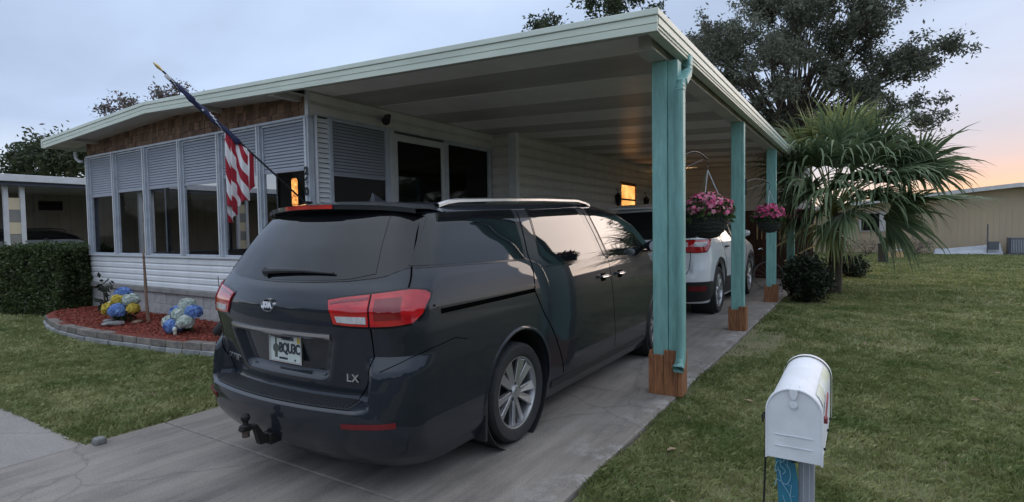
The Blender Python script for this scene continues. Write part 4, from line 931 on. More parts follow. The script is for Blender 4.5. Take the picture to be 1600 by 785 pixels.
# ---- compact suv, used for the white one and for the neighbour's black car
def build_suv(label, cat, loc, paint, scl=1.):
    W = [(.2, .83), (.34, .885), (.55, .905), (.8, .915), (.95, .905), (1.05, .885), (1.12, .865), (1.3, .80), (1.5, .72), (1.58, .64), (1.64, .45), (1.66, .15)]
    RY = [(.2, .20), (.34, .06), (.5, .0), (.6, .005), (.68, .07), (.9, .06), (1.04, .05), (1.12, .10), (1.4, .28), (1.54, .36), (1.6, .44), (1.64, .6), (1.66, .9)]
    RYo = [(.2, .20), (.34, .06), (.5, .0), (.7, .02), (.8, .05), (.9, .06), (1.04, .05), (1.12, .10), (1.4, .28), (1.54, .36), (1.6, .44), (1.64, .6), (1.66, .9)]
    FY = [(.2, 4.42), (.34, 4.5), (.6, 4.53), (.8, 4.48), (.92, 4.36), (1.0, 4.05), (1.06, 3.75), (1.12, 3.5), (1.3, 3.2), (1.5, 2.85), (1.6, 2.55), (1.64, 2.3), (1.66, 1.9)]
    sh = Shell(W, RY, FY, RYo, B=.14, RC=.22, U0=.74, rise=((0, 0), (1.5, .04), (2.5, .04), (4, 0)))
    car = thing('suv', label, cat, loc)
    zs = sorted(set(np.round(np.r_[np.arange(.2, .6, .04), np.arange(.6, 1.1, .025), np.arange(1.1, 1.6, .04), np.arange(1.58, 1.66, .012), [1.66]], 4)))
    bd_ = sh.body(zs, 34, 48, 12).build('body', paint, car, world=False)
    wy, fy, R = .96, 3.68, .350
    cutters_apply(bd_, [(wy, .37, .42, .55, 1.2), (wy, .37, .42, -1.2, -.55), (fy, .37, .42, .55, 1.2), (fy, .37, .42, -1.2, -.55)])
    def part(b, name, mat, parent=car, smooth=30, bevel=0): return b.build(name, mat, parent, smooth, bevel, world=False)
    Ss = lambda sd: (lambda y, z, off: sh.side_pt(y, z, off, sd)); Sq = lambda sd: (lambda q, z, off: sh.pt(q, z, off, sd)); Sb = lambda x, z, off: sh.back_pt(x, z, off)
    for sd in (1, -1):
        for yy in (wy, fy):
            part(MB().lathe([(.424, .54*sd), (.418, .55*sd), (.418, .87*sd), (.424, .87*sd)], 32, 'x', (0, yy, .37), closed=True), 'wheel_well', 'black_plastic')
            part(MB().grid([[sh.side_pt(yy+r_*math.cos(a), .37+r_*math.sin(a), of, sd) for a in np.linspace(-.2, PI+.2, 36)] for r_, of in ((.422, -.03), (.422, .010), (.47, .012), (.478, .0))]), 'arch_cladding', 'black_plastic')
        part(patch(Ss(sd), [(1.36, .52), (2.3, .50), (3.28, .48)], [(1.36, .24), (2.3, .24), (3.28, .24)], .010, 20, 5), 'side_cladding', 'black_plastic')
        part(patch(Sq(sd), [(0, .52), (.5, .52), (.9, .53), (1.05, .53), (1.12, .50)], [(0, .22), (.5, .22), (.9, .24), (1.0, .26), (1.06, .30)], .008, 30, 6), 'bumper_cladding', 'black_plastic')
        part(patch(Sq(sd), [(.72, .47), (.90, .47)], [(.72, .40), (.90, .40)], .014, 10, 3), 'reflector', 'reflector_red')
        G1 = ([(.93, 1.50), (1.05, 1.535)], [(.72, 1.21), (1.12, 1.14)])
        G2 = ([(1.12, 1.545), (1.6, 1.575), (2.0, 1.58)], [(1.20, 1.135), (1.6, 1.115), (2.02, 1.10)])
        G3 = ([(2.10, 1.578), (2.45, 1.555), (2.75, 1.46)], [(2.12, 1.095), (2.6, 1.085), (3.15, 1.09)])
        dlo = part(patch(Ss(sd), [(.90, 1.51), (1.1, 1.555), (1.6, 1.59), (2.1, 1.593), (2.47, 1.57), (2.8, 1.47)], [(.66, 1.205), (1.15, 1.12), (1.6, 1.10), (2.1, 1.082), (2.6, 1.072), (3.25, 1.078)], .0035, 30, 10), 'window_surround', 'glass_border')
        for T, Bo in (G1, G2, G3): part(patch(Ss(sd), T, Bo, .0065, 16, 8), 'window', 'car_glass', dlo)
        for pl in ([(1.18, 1.11), (1.26, .95), (1.42, .75), (1.46, .5)], [(2.06, 1.08), (2.08, .5)], [(3.2, 1.07), (3.22, .8), (3.12, .5)]): part(strip(Ss(sd), pl, .010, .0022, 24), 'shut_line', 'dark_gap')
        for yy in (1.42, 2.28):
            part(MB().tube([sh.side_pt(yy+u, .985, of, sd) for u, of in ((-.10, .004), (-.08, .03), (.08, .03), (.10, .004))], .014, 8), 'handle', 'black_plastic' if paint == 'suv_paint' else paint)
        part(patch(Sq(sd), [(.40, 1.09), (.6, 1.11), (.80, 1.12), (.95, 1.125), (1.05, 1.13)], [(.42, .955), (.6, .94), (.78, .93), (.90, .94), (1.02, 1.08)], .003, 24, 8), 'lamp_surround', 'glass_border')
        li = part(patch(Sq(sd), [(.41, 1.08), (.6, 1.10), (.80, 1.11), (.94, 1.115), (1.03, 1.12)], [(.43, .965), (.6, .95), (.78, .94), (.89, .95), (1.0, 1.08)], .010, 24, 8, .012), 'taillight', 'red_lens')
        part(patch(Sq(sd), [(.45, 1.06), (.6, 1.072), (.71, 1.078)], [(.45, 1.015), (.6, 1.018), (.71, 1.02)], .013, 10, 4), 'reverse_lens', 'clear_lens', li)
        part(patch(Sq(sd), [(.78, 1.075), (.85, 1.08), (.92, 1.085)], [(.78, 1.02), (.84, 1.022), (.90, 1.03)], .013, 10, 4), 'signal_lens', 'clear_lens', li)
        part(strip(Sq(sd), [(.74, 1.13), (.73, .88), (.70, .70), (.66, .62)], .010, .0022, 24), 'shut_line', 'dark_gap')
        part(MB().tube([(sd*.60, .95, 1.615), (sd*.60, 1.05, 1.66), (sd*.60, 2.2, 1.69), (sd*.60, 2.5, 1.66), (sd*.60, 2.6, 1.60)], .016, 8), 'roof_rail', 'black_plastic')
        m0 = sh.side_pt(3.0, 1.10, 0, sd)
        part(MB().lathe([(.02, 0), (.05, .02), (.06, .08), (.04, .13), (.01, .14)] if sd > 0 else [(.02, 0), (.05, -.02), (.06, -.08), (.04, -.13), (.01, -.14)], 16, 'x', (m0.x, m0.y, m0.z+.07)), 'mirror', paint)
    rw_ = part(patch(Sb, [(-.66, 1.51), (0, 1.53), (.66, 1.51)], [(-.76, 1.15), (-.5, 1.13), (0, 1.12), (.5, 1.13), (.76, 1.15)], .004, 30, 10), 'rear_window', 'car_glass')
    part(MB().hexa([(-.66, .28, 1.575), (.66, .28, 1.575), (.62, .62, 1.60), (-.62, .62, 1.60)], [(-.66, .27, 1.60), (.66, .27, 1.60), (.60, .62, 1.655), (-.60, .62, 1.655)]), 'spoiler', paint, bevel=.008)
    pc = Sb(0, .82, 0); part(MB().box(-.15, .15, pc.y-.008, pc.y+.002, .75, .90), 'license_plate', 'plate_white')
    four_wheels(build_wheel(car, R, .245, .225, 10, 'plain'), [(.79, wy), (.79, fy), (-.79, wy), (-.79, fy)], R)
    car.scale = (scl, scl, scl*1.04)
    return car
build_suv('white compact suv with black lower cladding parked under the carport ahead of minivan', 'suv', (-3.27, 9.48, 0), 'suv_paint', 1.17)
build_suv('black car under the neighbouring carport behind the clipped hedge', 'car', (-21.2, 4.35, 0), 'black_paint', 1.04)
# ------------------------------------------------------------------ flag on its pole
A_ = Vector((-6.43, 4.93, 1.98)); T_ = Vector((-7.18, 3.5, 3.57))
fp = thing('flag', 'striped red and white flag with blue starred end furled on a slanting pole', 'flag', tuple(A_))
def pp(t): return A_+(T_-A_)*t
MB().tube([pp(0), pp(1)], .012, 10).build('pole', 'black_metal', fp, True)
MB().lathe([(.03, -.05), (.04, -.05), (.04, .05), (.03, .05)], 12, 'y', tuple(A_+Vector((0, .02, 0)))).build('bracket', 'black_metal', fp, True)
fd_ = (T_-A_).normalized()
MB().tube([pp(1), pp(1.03), pp(1.045), pp(1.06)], [.010, .022, .016, .003], 10).build('finial', 'brass', fp, True)
# furled canton: a twisted sleeve of cloth round the upper pole
P_ = []
tw = np.linspace(.50, .985, 46)
side_a = fd_.cross(Vector((0, 0, 1))).normalized(); side_b = side_a.cross(fd_).normalized()
for i, t in enumerate(tw):
    r0 = .032+.004*math.sin(i*.9)-.016*max(0, (t-.85)/.14); ring = []
    for k in range(15):
        a = 2*PI*k/14; r = r0*(1+.22*math.sin(3*a+i*.45)); ring.append(pp(t)+side_a*r*math.cos(a)+side_b*r*math.sin(a)-Vector((0, 0, .018)))
    P_.append(ring)
cb = MB().grid(P_)
cb.mi = []
for i in range(45):
    for k in range(14):
        sp_ = (k+int(i*.55)) % 14; cb.mi.append(1 if sp_ == 0 or (i % 5 == 2 and sp_ in (5,)) or i > 41 else 0)
cb.build('canton', ['flag_blue', 'flag_white'], fp, True, fix=True)
# hanging stripes: fly cloth falling from the pole in folds
def cloth(name, t0, t1, drop0, drop1, slope, u0, ns=44, nt_=60, depth=.05, seed=0, taper=0., ph=0.):
    P = []; U = []
    for j in range(nt_):
        v = j/(nt_-1); row = []
        for i in range(ns):
            u = i/(ns-1); top = pp(t0+(t1-t0)*u); d = (drop0+(drop1-drop0)*u)*v
            fold = depth*(.35+.65*v)*math.sin(u*9+ph+v*1.6+.6*math.sin(v*5))
            p = Vector((top.x, top.y, top.z-d))+Vector((-.55, .83, 0)).cross(Vector((0, 0, 1))).normalized()*fold*.0+Vector((.83, .55, 0))*0
            c_ = pp((t0+t1)/2); p.x += (c_.x-p.x)*taper*v; p.y += (c_.y-p.y)*taper*v
            p += Vector((.55, -.83, 0))*fold
            p.z += .02*math.sin(u*7+2*v)
            row.append(p); U.append(u0+slope[0]*u+slope[1]*v+.04*math.sin(v*6+u*4))
        P.append(row)
    b = MB().grid(P); o = b.build(name, 'flag_stripes', fp, True, fix=False)
    uv = o.data.uv_layers.new(name='UVMap'); li = np.zeros(len(o.data.loops), np.int32); o.data.loops.foreach_get('vertex_index', li)
    Ua = np.array(U); uv.data.foreach_set('uv', np.stack([Ua[li], np.zeros(len(li))], 1).astype(np.float32).ravel()); return o
cloth('stripes', .60, .435, 1.0, .66, (-1.5, 2.3), .15, depth=.05, taper=.10)
cloth('stripes', .465, .40, .62, .42, (1.4, .10), .2, depth=.035, ph=2., taper=-.2)
cloth('stripes', .60, .53, 1.22, 1.0, (-.9, 2.6), .7, depth=.04, ph=1., taper=.25)

# ------------------------------------------------------------------ mailbox and what stands by it
mb_ = thing('mailbox', 'white dome topped mailbox with red side flag on a grey post', 'mailbox', (-.19, 2.1, GZ))
MX, MW, MZ0, MZS = -.1875, .0815, .826, .985
def dome(w, zs_, z0, n=20): return [(-w, z0)]+[(-w*math.cos(a), zs_+w*.95*math.sin(a)) for a in np.linspace(0, PI, n)]+[(w, z0)]
def dsec(y, w, zs_, z0, dx=0, dz=0): return [(MX+dx+u, y, v+dz) for u, v in dome(w, zs_, z0)]
b = MB(); b.grid([dsec(2.012, MW-.002, MZS, MZ0), dsec(2.25, MW-.002, MZS, MZ0, .001, .004), dsec(2.50, MW-.002, MZS, MZ0, .002, .008)])
b.add(dsec(2.5, MW-.002, MZS, MZ0, .002, .008), [tuple(range(22))]); b.add([(MX-MW, 2.012, MZ0), (MX+MW, 2.012, MZ0), (MX+MW, 2.5, MZ0+.008), (MX-MW, 2.5, MZ0+.008)], [(0, 1, 2, 3)])
body_ = b.build('box', 'mail_white', mb_, 40)
b = MB(); b.grid([dsec(2.0, MW-.004, MZS, MZ0+.0), dsec(1.995, MW-.001, MZS, MZ0-.003), dsec(1.997, MW+.003, MZS, MZ0-.004), dsec(2.022, MW+.003, MZS, MZ0-.004)])
b.add(dsec(2.0, MW-.004, MZS, MZ0), [tuple(range(22))])
door_ = b.build('door', 'mail_white', mb_, 40)
b = MB().grid([dsec(2.485, MW+.004, MZS+.001, MZ0, .002, .008), dsec(2.510, MW+.004, MZS+.001, MZ0, .002, .008)]); b.build('rear_rim', 'mail_white', mb_, 40)
b = MB().prism([(-.012, 0), (.012, 0), (.012, -.012), (.007, -.026), (0, -.030), (-.007, -.026), (-.012, -.012)], 'y', 1.985, 1.993); b.v = [(p[0]+MX, p[1], p[2]+MZS+.074) for p in b.v]; b.build('latch', 'mail_white', door_, bevel=.002)
MB().box(MX-.013, MX+.013, 1.985, 2.05, MZS+.071, MZS+.081).build('latch_tab', 'mail_white', door_, bevel=.003)
MB().lathe([(.001, 1.990), (.010, 1.990), (.012, 1.996)], 14, 'y', (MX, 0, MZS+.026)).build('knob', 'mail_white', door_, True)
for zz in (.905, .868): MB().box(MX-.055, MX+.055, 1.9975, 1.9995, zz, zz+.002).build('door_crease', 'mail_white', door_)
# algae-streaked side skin and red flag
b = MB().grid([[(MX+(MW+.0005)*math.cos(a), y, MZS+(MW+.0005)*.95*math.sin(a)+(y-2.0)*.016) for a in np.linspace(.15, .75, 10)] for y in np.linspace(2.06, 2.47, 8)]); b.build('algae_stain', 'mail_algae', body_, True)
fl_ = MB().prism([(2.05, .965), (2.10, .975), (2.19, 1.015), (2.20, 1.0), (2.11, .955), (2.06, .945)], 'x', MX+MW+.004, MX+MW+.008).build('signal_flag', 'flag_red', mb_)
MB().lathe([(.012, MX+MW-.002), (.012, MX+MW+.012)], 10, 'x', (0, 2.07, .955)).build('pivot', 'flag_red', fl_)
for y_ in (2.1, 2.3, 2.44): MB().lathe([(.005, MX+MW-.002), (.005, MX+MW+.006)], 8, 'x', (0, y_, MZ0+.02)).build('bolt', 'black_metal', body_)
po = MB().box(MX+.004, MX+.052, 2.12, 2.168, GZ-.1, MZ0+.002).build('post', 'grey_vinyl', mb_, bevel=.004)
for x_ in (MX+.018, MX+.036): MB().box(x_, x_+.003, 2.1175, 2.1205, GZ, MZ0).build('post_groove', 'frame_metal', po)
MB().box(MX-.06, MX+.06, 2.04, 2.46, MZ0-.016, MZ0-.002).build('mount_board', 'grey_vinyl', mb_)
# painted board (fish shape) leaning on the post
bo_ = thing('painted_board', 'blue green painted board with pale lettering hung under the mailbox', 'sign', (-.25, 2.12, .5))
out = [(-.062, .84), (-.035, .845), (.0, .82), (.016, .78), (.028, .72), (.030, .66), (.026, .55), (.01, .40), (-.01, .28), (-.03, .30), (-.04, .42), (-.045, .60), (-.052, .70), (-.06, .78)]
b = MB().prism(out, 'y', 2.098, 2.112); sk = lambda p: (p[0]*.8-.206, p[1], p[2])
b.v = [sk(p) for p in b.v]; b.build('board', 'fish_blue', bo_, bevel=.004)
def squig(pts): MB().tube([sk((u, 2.0955, v)) for u, v in pts], .0015, 5).build('lettering', 'fish_ink', bo_)
squig([(-.048+.012*math.sin(t*1.2), .80-.012*t+.010*math.cos(t*2.3)) for t in np.linspace(0, 9, 40)])
squig([(-.030+.010*math.cos(t*2.0), .79-.014*t) for t in np.linspace(0, 4, 24)])
squig([(-.02+.02*math.sin(a), .735+.035*math.cos(a)) for a in np.linspace(0, 5, 20)])
squig([(-.026, .82), (-.026, .775), (-.012, .775), (-.012, .80), (-.012, .76)])
squig([(-.01, .70), (.004, .70), (.0, .66), (.016, .665)])
squig([(-.05, .76), (-.03, .70), (-.005, .67), (.015, .62), (.018, .58)])
squig([(-.03, .66), (-.012, .62), (-.02, .57), (.0, .55), (-.02, .48)])
MB().lathe([(.001, 0), (.018, .0), (.018, .03), (.001, .03)], 7, 'y', (-.196, 2.09, .80)).build('clip', 'black_plastic', bo_)
cd_ = [( -.283+.004*math.sin(z*9), 2.06, z) for z in np.linspace(GZ, .93, 26)]+[(-.284, 2.06, .955), (-.290, 2.06, .945), (-.288, 2.06, .92)]
tag(MB().tube(cd_, .0035, 6).build('cord', 'cord_black', None, True), 'thin black cord hanging beside the mailbox', 'cord')

# ------------------------------------------------------------------ hanging baskets
def sphere_pts(n, c, rad, seed, zmin=-1., hemi=None):
    r = np.random.default_rng(seed); p = r.normal(0, 1, (n*3, 3)); p /= np.linalg.norm(p, axis=1)[:, None]; p = p[p[:, 2] > zmin][:n]
    return p*np.array(rad)*(.75+.3*r.random(len(p)))[:, None]+np.array(c), p
def petals(pts, nrm, R, np_, seed):
    """flowers of np_ round petals"""
    r = np.random.default_rng(seed); V = []; rn = []
    for p, n in zip(pts, nrm):
        n = Vector(n)+Vector(r.normal(0, .35, 3)); n.normalize(); a = n.orthogonal().normalized(); b = n.cross(a); rad = R*(.75+.5*r.random()); t0 = r.random()*6; c = r.random()
        p = Vector(p)
        for k in range(np_):
            t = t0+2*PI*k/np_; d = a*math.cos(t)+b*math.sin(t); e = n.cross(d)
            V += [p, p+d*rad*.6+e*rad*.42+n*rad*.15, p+d*rad-n*rad*.05, p+d*rad*.6-e*rad*.42+n*rad*.15]; rn.append(min(1, .7*c+.3*r.random()))
    return np.array([tuple(v) for v in V]), np.array(rn)
def basket(label, x, y, zc, R, seed, arm_from, petal='pink_petal', flat=.8):
    h = thing('hanging_basket', label, 'flower basket', (x, y, zc-.2), 'flower baskets hung from the carport posts')
    prof = [(.02, -.235), (R*.45, -.225), (R*.75, -.17), (R*.94, -.09), (R, .0), (R*1.03, .012), (R*.98, .012), (R*.9, -.04)]
    bk_ = MB().lathe(prof, 26, 'z', (x, y, zc)).build('basket', 'basket_wicker', h, True)
    for k in range(6):
        z = zc-.20+k*.04; rad = np.interp(-.20+k*.04, [-.235, -.225, -.17, -.09, 0], [.02, R*.45, R*.75, R*.94, R])+.004
        MB().tube([(x+rad*math.cos(a), y+rad*math.sin(a), z+.006*math.sin(a*7+k)) for a in np.linspace(0, 2*PI, 30)], .005, 5, caps=False).build('wicker_band', 'basket_wicker', bk_)
    p, n = sphere_pts(230, (x, y, zc+.03), (R*1.12, R*1.12, .20*flat), seed, -.35)
    V, rn = leaves_np(p, n*.6, .055, .55, .02, 4, .1, .1, seed); quads_obj('leaves', V, rn, 'basket_leaf', h)
    p, n = sphere_pts(300, (x, y, zc+.05), (R*1.22, R*1.22, .235*flat), seed+1, -.15)
    V, rn = petals(p, n, .025, 5, seed+2); tag(quads_obj('flowers', V, rn, petal, h), kind='stuff')
    p, n = sphere_pts(90, (x, y, zc+.05), (R*1.28, R*1.28, .25*flat), seed+5, -.1)
    V, rn = petals(p, n, .030, 5, seed+6); tag(quads_obj('flowers', V, rn, 'magenta_petal', h), kind='stuff')
    hk = Vector((x, y, zc+.47))
    for k in range(3):
        a = 2*PI*k/3+.5; MB().tube([(x+R*math.cos(a), y+R*math.sin(a), zc), tuple(hk)], .0045, 5).build('chain', 'satin_chrome', h)
    MB().tube([tuple(hk), (x, y, zc+.52), (x+.015, y, zc+.54), (x, y, zc+.56)], .005, 6).build('hook', 'black_metal', h)
    ax, ay, az = arm_from
    br = thing('basket_bracket', label.split(' ')[0]+' basket iron bracket arm '+('on the front teal post' if ay < 6 else ('on the middle teal post' if ay < 10 else 'on the third teal post')), 'bracket', arm_from, 'iron brackets on the carport posts')
    n_ = 14; pts = []
    for i in range(n_):
        t = i/(n_-1); pts.append((ax+(x-ax)*t, ay+(y-ay)*t, az+(zc+.58-az)*t+.06*math.sin(t*PI)))
    MB().tube(pts, .008, 6).build('arm', 'black_metal', br)
    MB().tube([(ax, ay, az-.12)]+[(ax+(x-ax)*t, ay+(y-ay)*t, az-.12+(zc+.60-az+.12)*t+.0*math.sin(t*PI)) for t in np.linspace(.1, .8, 8)], .006, 6).build('brace', 'black_metal', br)
    MB().box(ax-.012, ax+.012, ay-.006, ay+.006, az-.2, az+.05).build('plate', 'black_metal', br)
basket('largest pink flower basket hanging nearest, beside the front teal post', -1.36, 5.93, 1.70, .20, 11, (-1.455, 5.335, 2.26))
basket('middle pink flower basket hanging past the second teal post', -1.32, 10.05, 1.70, .195, 21, (-1.515, 9.05, 2.25), 'magenta_petal', .8)
basket('farthest pink flower basket half hidden by the palm', -1.30, 14.2, 1.70, .195, 31, (-1.515, 12.66, 2.25), 'magenta_petal', .8)

# ------------------------------------------------------------------ flower bed
top = [(-13.1, 4.25), (-12.6, 3.95), (-11.7, 3.72), (-10.75, 3.60), (-9.8, 3.60), (-9.18, 3.66), (-8.69, 3.71), (-7.97, 3.79), (-7.46, 3.87), (-6.97, 3.98), (-6.3, 4.15), (-5.7, 4.35), (-5.25, 4.6)]
bed = struct(MB().prism(top+[(-5.25, 4.985), (-13.2, 4.985)], 'z', -.05, .165).build('flower_bed', 'mulch'))
ew = thing('garden_edging', 'low curved wall of two courses of concrete blocks edging the flower bed', 'garden wall', (-9, 3.7, 0))
def along(pl, step, off=0.):
    p = np.array(pl); d = np.r_[0, np.cumsum(np.linalg.norm(np.diff(p, axis=0), axis=1))]; t = np.arange(off, d[-1], step)
    f = lambda q: np.array([np.interp(q, d, p[:, 0]), np.interp(q, d, p[:, 1])]); return [(f(a), f(min(a+step, d[-1]))) for a in t]
for course, (z0, z1, mt, of, out_) in enumerate(((-.04, .070, 'edging_low', .0, .045), (.074, .165, 'edging_block', -.16, .02))):
    for a, c in along(top, .33, max(of, 0)):
        d = (c-a); L = np.linalg.norm(d)
        if L < .05: continue
        d /= L; nrm = np.array([d[1], -d[0]]); g_ = .004+rr.uniform(0, .006); j = out_+rr.uniform(-.008, .008)
        a2 = a+d*g_; c2 = c-d*g_; hh = rr.uniform(-.006, .006)
        q = [tuple(a2+nrm*j), tuple(c2+nrm*j), tuple(c2-nrm*.12), tuple(a2-nrm*.12)]
        MB().hexa([(*p, z0) for p in q], [(*p, z1+hh) for p in q]).build('block', mt, ew, bevel=.008)
# mulch chips
r = np.random.default_rng(5); n = 11000; xs = r.uniform(-13.0, -5.3, n); yy = r.uniform(3.6, 4.98, n)
tp = np.array(top); lim = np.interp(xs, tp[:, 0], tp[:, 1])+.10; k = yy > lim; xs, yy = xs[k], yy[k]
V, rn = leaves_np(np.stack([xs, yy, np.full(len(xs), .172)], 1), None, .05, .30, .008, 1, 0., .0, 9)
V[:, 2] = .168+np.abs(V[:, 2]-.168)*.7
tag(quads_obj('mulch_chips', V, rn, 'mulch_chip'), 'loose red mulch chips covering the flower bed', 'mulch', kind='stuff')
def hydrangea(label, heads, base):
    t = thing('hydrangea_bunch', label, 'flowers', base, 'hydrangea bunches in the flower bed')
    for i, (x, y, z, R, c) in enumerate(heads):
        q3 = np.random.default_rng(50+i).normal(0, 1, (420, 3)); nn = q3/np.linalg.norm(q3, axis=1)[:, None]; nn = nn[nn[:, 2] > -.75]
        p = np.array((x, y, z))+nn*np.array((R, R, R*.84))*(.94+.10*np.random.default_rng(i).random(len(nn)))[:, None]*(1+.05*np.sin(nn[:, :1]*9)*np.sin(nn[:, 2:]*8))
        V, rn = petals(p, nn*1.1, .027, 4, 90+i); quads_obj('flower_head', V, rn, c, t)
        MB().tube([(base[0]+(x-base[0])*.2, base[1], .16), (x, y, z)], .006, 5).build('stem', 'leaf_dark', t)
        MB().lathe([(.01, -R*.76), (R*.6, -R*.58), (R*.9, -R*.15), (R*.9, R*.18), (R*.6, R*.58), (.01, R*.76)], 14, 'z', (x, y, z)).build('flower_core', c, t, True)
    p = [(base[0]+rr.uniform(-.22, .22), base[1]+rr.uniform(-.1, .12), .22+rr.uniform(0, .12)) for _ in range(26)]
    V, rn = leaves_np(p, None, .13, .5, .02, 2, .3, .3, 7); quads_obj('leaves', V, rn, 'hedge_leaf', t)
H = lambda lst, f: [(f[0]+dx*.84, f[1]+dy, f[2]+dz*.84, R*.84, 'hyd_'+c) for dx, dy, dz, R, c in lst]
hydrangea('blue, yellow and white hydrangea bunch on the mulch beside the hedge', H([(-.03, .05, .40, .15, 'blue'), (-.25, .05, .27, .12, 'white'), (.02, -.02, .28, .15, 'yellow'), (.27, .05, .30, .14, 'white'), (-.16, -.10, .12, .15, 'yellow'), (.17, -.12, .11, .15, 'blue'), (-.34, 0, .15, .12, 'white'), (.42, .02, .15, .10, 'yellow')], (-10.35, 4.25, .28)), (-10.35, 4.25, .16))
hydrangea('blue and white hydrangea bunch on the mulch near the minivan', H([(.0, .06, .30, .13, 'white'), (-.20, .02, .18, .13, 'blue'), (.24, .04, .20, .13, 'blue'), (.0, -.04, .15, .14, 'white'), (-.26, -.08, .02, .12, 'white'), (.23, -.08, .05, .13, 'white'), (-.01, -.14, -.03, .14, 'blue')], (-8.35, 4.22, .30)), (-8.35, 4.22, .16))
tag(MB().tube([(-9.85, 4.43, .10), (-9.90, 4.43, .5), (-9.93, 4.44, .8), (-9.98, 4.45, 1.30)], [.028, .022, .024, .015], 7).build('garden_stake', 'stick', None, True), 'bare upright stick standing in the mulch', 'stick')
def rock(name, label, c, s, mat='stone', cat='stone', group=None, seed=1):
    bm = bmesh.new(); bmesh.ops.create_icosphere(bm, subdivisions=2, radius=1); q = random.Random(seed)
    for v in bm.verts: v.co = Vector((v.co.x*s[0], v.co.y*s[1], v.co.z*s[2]))*q.uniform(.8, 1.12)
    me = bpy.data.meshes.new(name); bm.to_mesh(me); bm.free(); me.materials.append(MATS[mat]); o = bpy.data.objects.new(name, me); COL.objects.link(o); o.location = c; o.rotation_euler = (0, 0, q.uniform(0, 3)); return tag(o, label, cat, group)
rock('garden_stone', 'larger flat grey stone lying on the mulch', (-10.0, 3.98, .20), (.17, .12, .04), seed=2)
rock('garden_stone', 'smaller flat pale stone behind the larger one on mulch', (-10.32, 4.05, .21), (.10, .07, .035), seed=4)
rock('garden_stone', 'low brown stone at the foot of the stick', (-9.90, 4.28, .19), (.12, .08, .03), 'stick', seed=6)
sl_ = thing('garden_light', 'small pale stub light in the mulch by the hydrangeas', 'garden light', (-8.2, 4.02, .165))
MB().lathe([(.022, 0), (.022, .06), (.03, .065), (.03, .10), (.02, .12), (.001, .125)], 12, 'z', (-8.2, 4.02, .165)).build('stub', 'mail_algae', sl_, True)
MB().lathe([(.031, .075), (.033, .08), (.031, .085)], 12, 'z', (-8.2, 4.02, .165)).build('ring', 'stone', sl_, True)
pt_ = thing('plant_pot', 'dark tipped plant pot with bare twigs at the bed end near minivan', 'plant pot', (-7.55, 4.35, .17))
MB().tube([(-7.62, 4.32, .20), (-7.45, 4.38, .34)], [.10, .13], 14).build('pot', 'pot_dark', pt_, True)
for k in range(5): MB().tube([(-7.5, 4.36, .3), (-7.5-.1*k+.2, 4.4, .55+.03*k), (-7.55-.13*k+.3, 4.42, .75+.06*k)], .006, 5).build('twig', 'stick', pt_)
# small shrubs by the porch
def shrub(name, label, c, rad, n, mat, size, per=10, seed=1, group=None, cat='shrub', aspect=.55):
    t = thing(name, label, cat, (c[0], c[1], 0), group)
    r = np.random.default_rng(seed); p = r.normal(0, 1, (n, 3)); p /= np.linalg.norm(p, axis=1)[:, None]; p = p*np.array(rad)*(r.random(n)**.33)[:, None]+np.array(c)
    V, rn = leaves_np(p, None, size, aspect, size*.7, per, .15, .1, seed+1); quads_obj('foliage', V, rn, mat, t)
    for k in range(5):
        q = p[r.integers(0, n)]; MB().tube([(c[0]+r.normal(0, .04), c[1]+r.normal(0, .04), -.03), tuple((np.array(c)*.4+q*.6)), tuple(q)], [.02, .012, .004], 5).build('stem', 'bark', t)
    return t
shrub('shrub', 'dark green pointed shrub between porch skirt and minivan', (-6.95, 4.62, .95), (.30, .22, .45), 150, 'hedge_leaf', .07, 12, 41)
shrub('shrub', 'broad leaved plant with dark leaves beside the hedge', (-11.75, 4.6, .52), (.14, .14, .26), 14, 'bush_leaf', .13, 4, 43)
# clipped hedge: a box of leaves
hg = thing('hedge', 'clipped boxy green hedge at the left end of the flower bed', 'hedge', (-14.2, 4.8, 0))
r = np.random.default_rng(12); n = 5200; hx = np.array([1.05, .55, .68]); p = r.uniform(-1, 1, (n, 3)); ax_ = r.integers(0, 3, n); sgn = np.sign(p[np.arange(n), ax_]); surf = r.random(n) < .8
p[np.arange(n), ax_] = np.where(surf, sgn*(.9+.12*r.random(n)), p[np.arange(n), ax_]); p = np.sign(p)*np.abs(p)**1.0
lump = .05*np.sin(p[:, :1]*7)*np.cos(p[:, 2:3]*5)+.04*np.sin(p[:, 1:2]*9+p[:, :1]*4)
p = p*hx*(1+lump)*np.where(np.abs(p).sum(1) > 2.55, .94, 1.)[:, None]
a = math.radians(12); Rm = np.array([[math.cos(a), -math.sin(a), 0], [math.sin(a), math.cos(a), 0], [0, 0, 1]]); p = p@Rm.T+np.array([-14.4, 4.72, .68])
V, rn = leaves_np(p, None, .055, .6, .035, 9, .2, 0, 13); quads_obj('foliage', V, rn, 'hedge_leaf', hg)
b = MB(); q = [tuple((np.array([sx*hx[0]*.86, sy*hx[1]*.8, 0])@Rm.T+np.array([-14.4, 4.72, 0]))) for sx, sy in ((-1, -1), (1, -1), (1, 1), (-1, 1))]
b.hexa([(u[0], u[1], 0) for u in q], [(u[0], u[1], 1.28) for u in q]).build('branch_core', 'bush_leaf', hg)
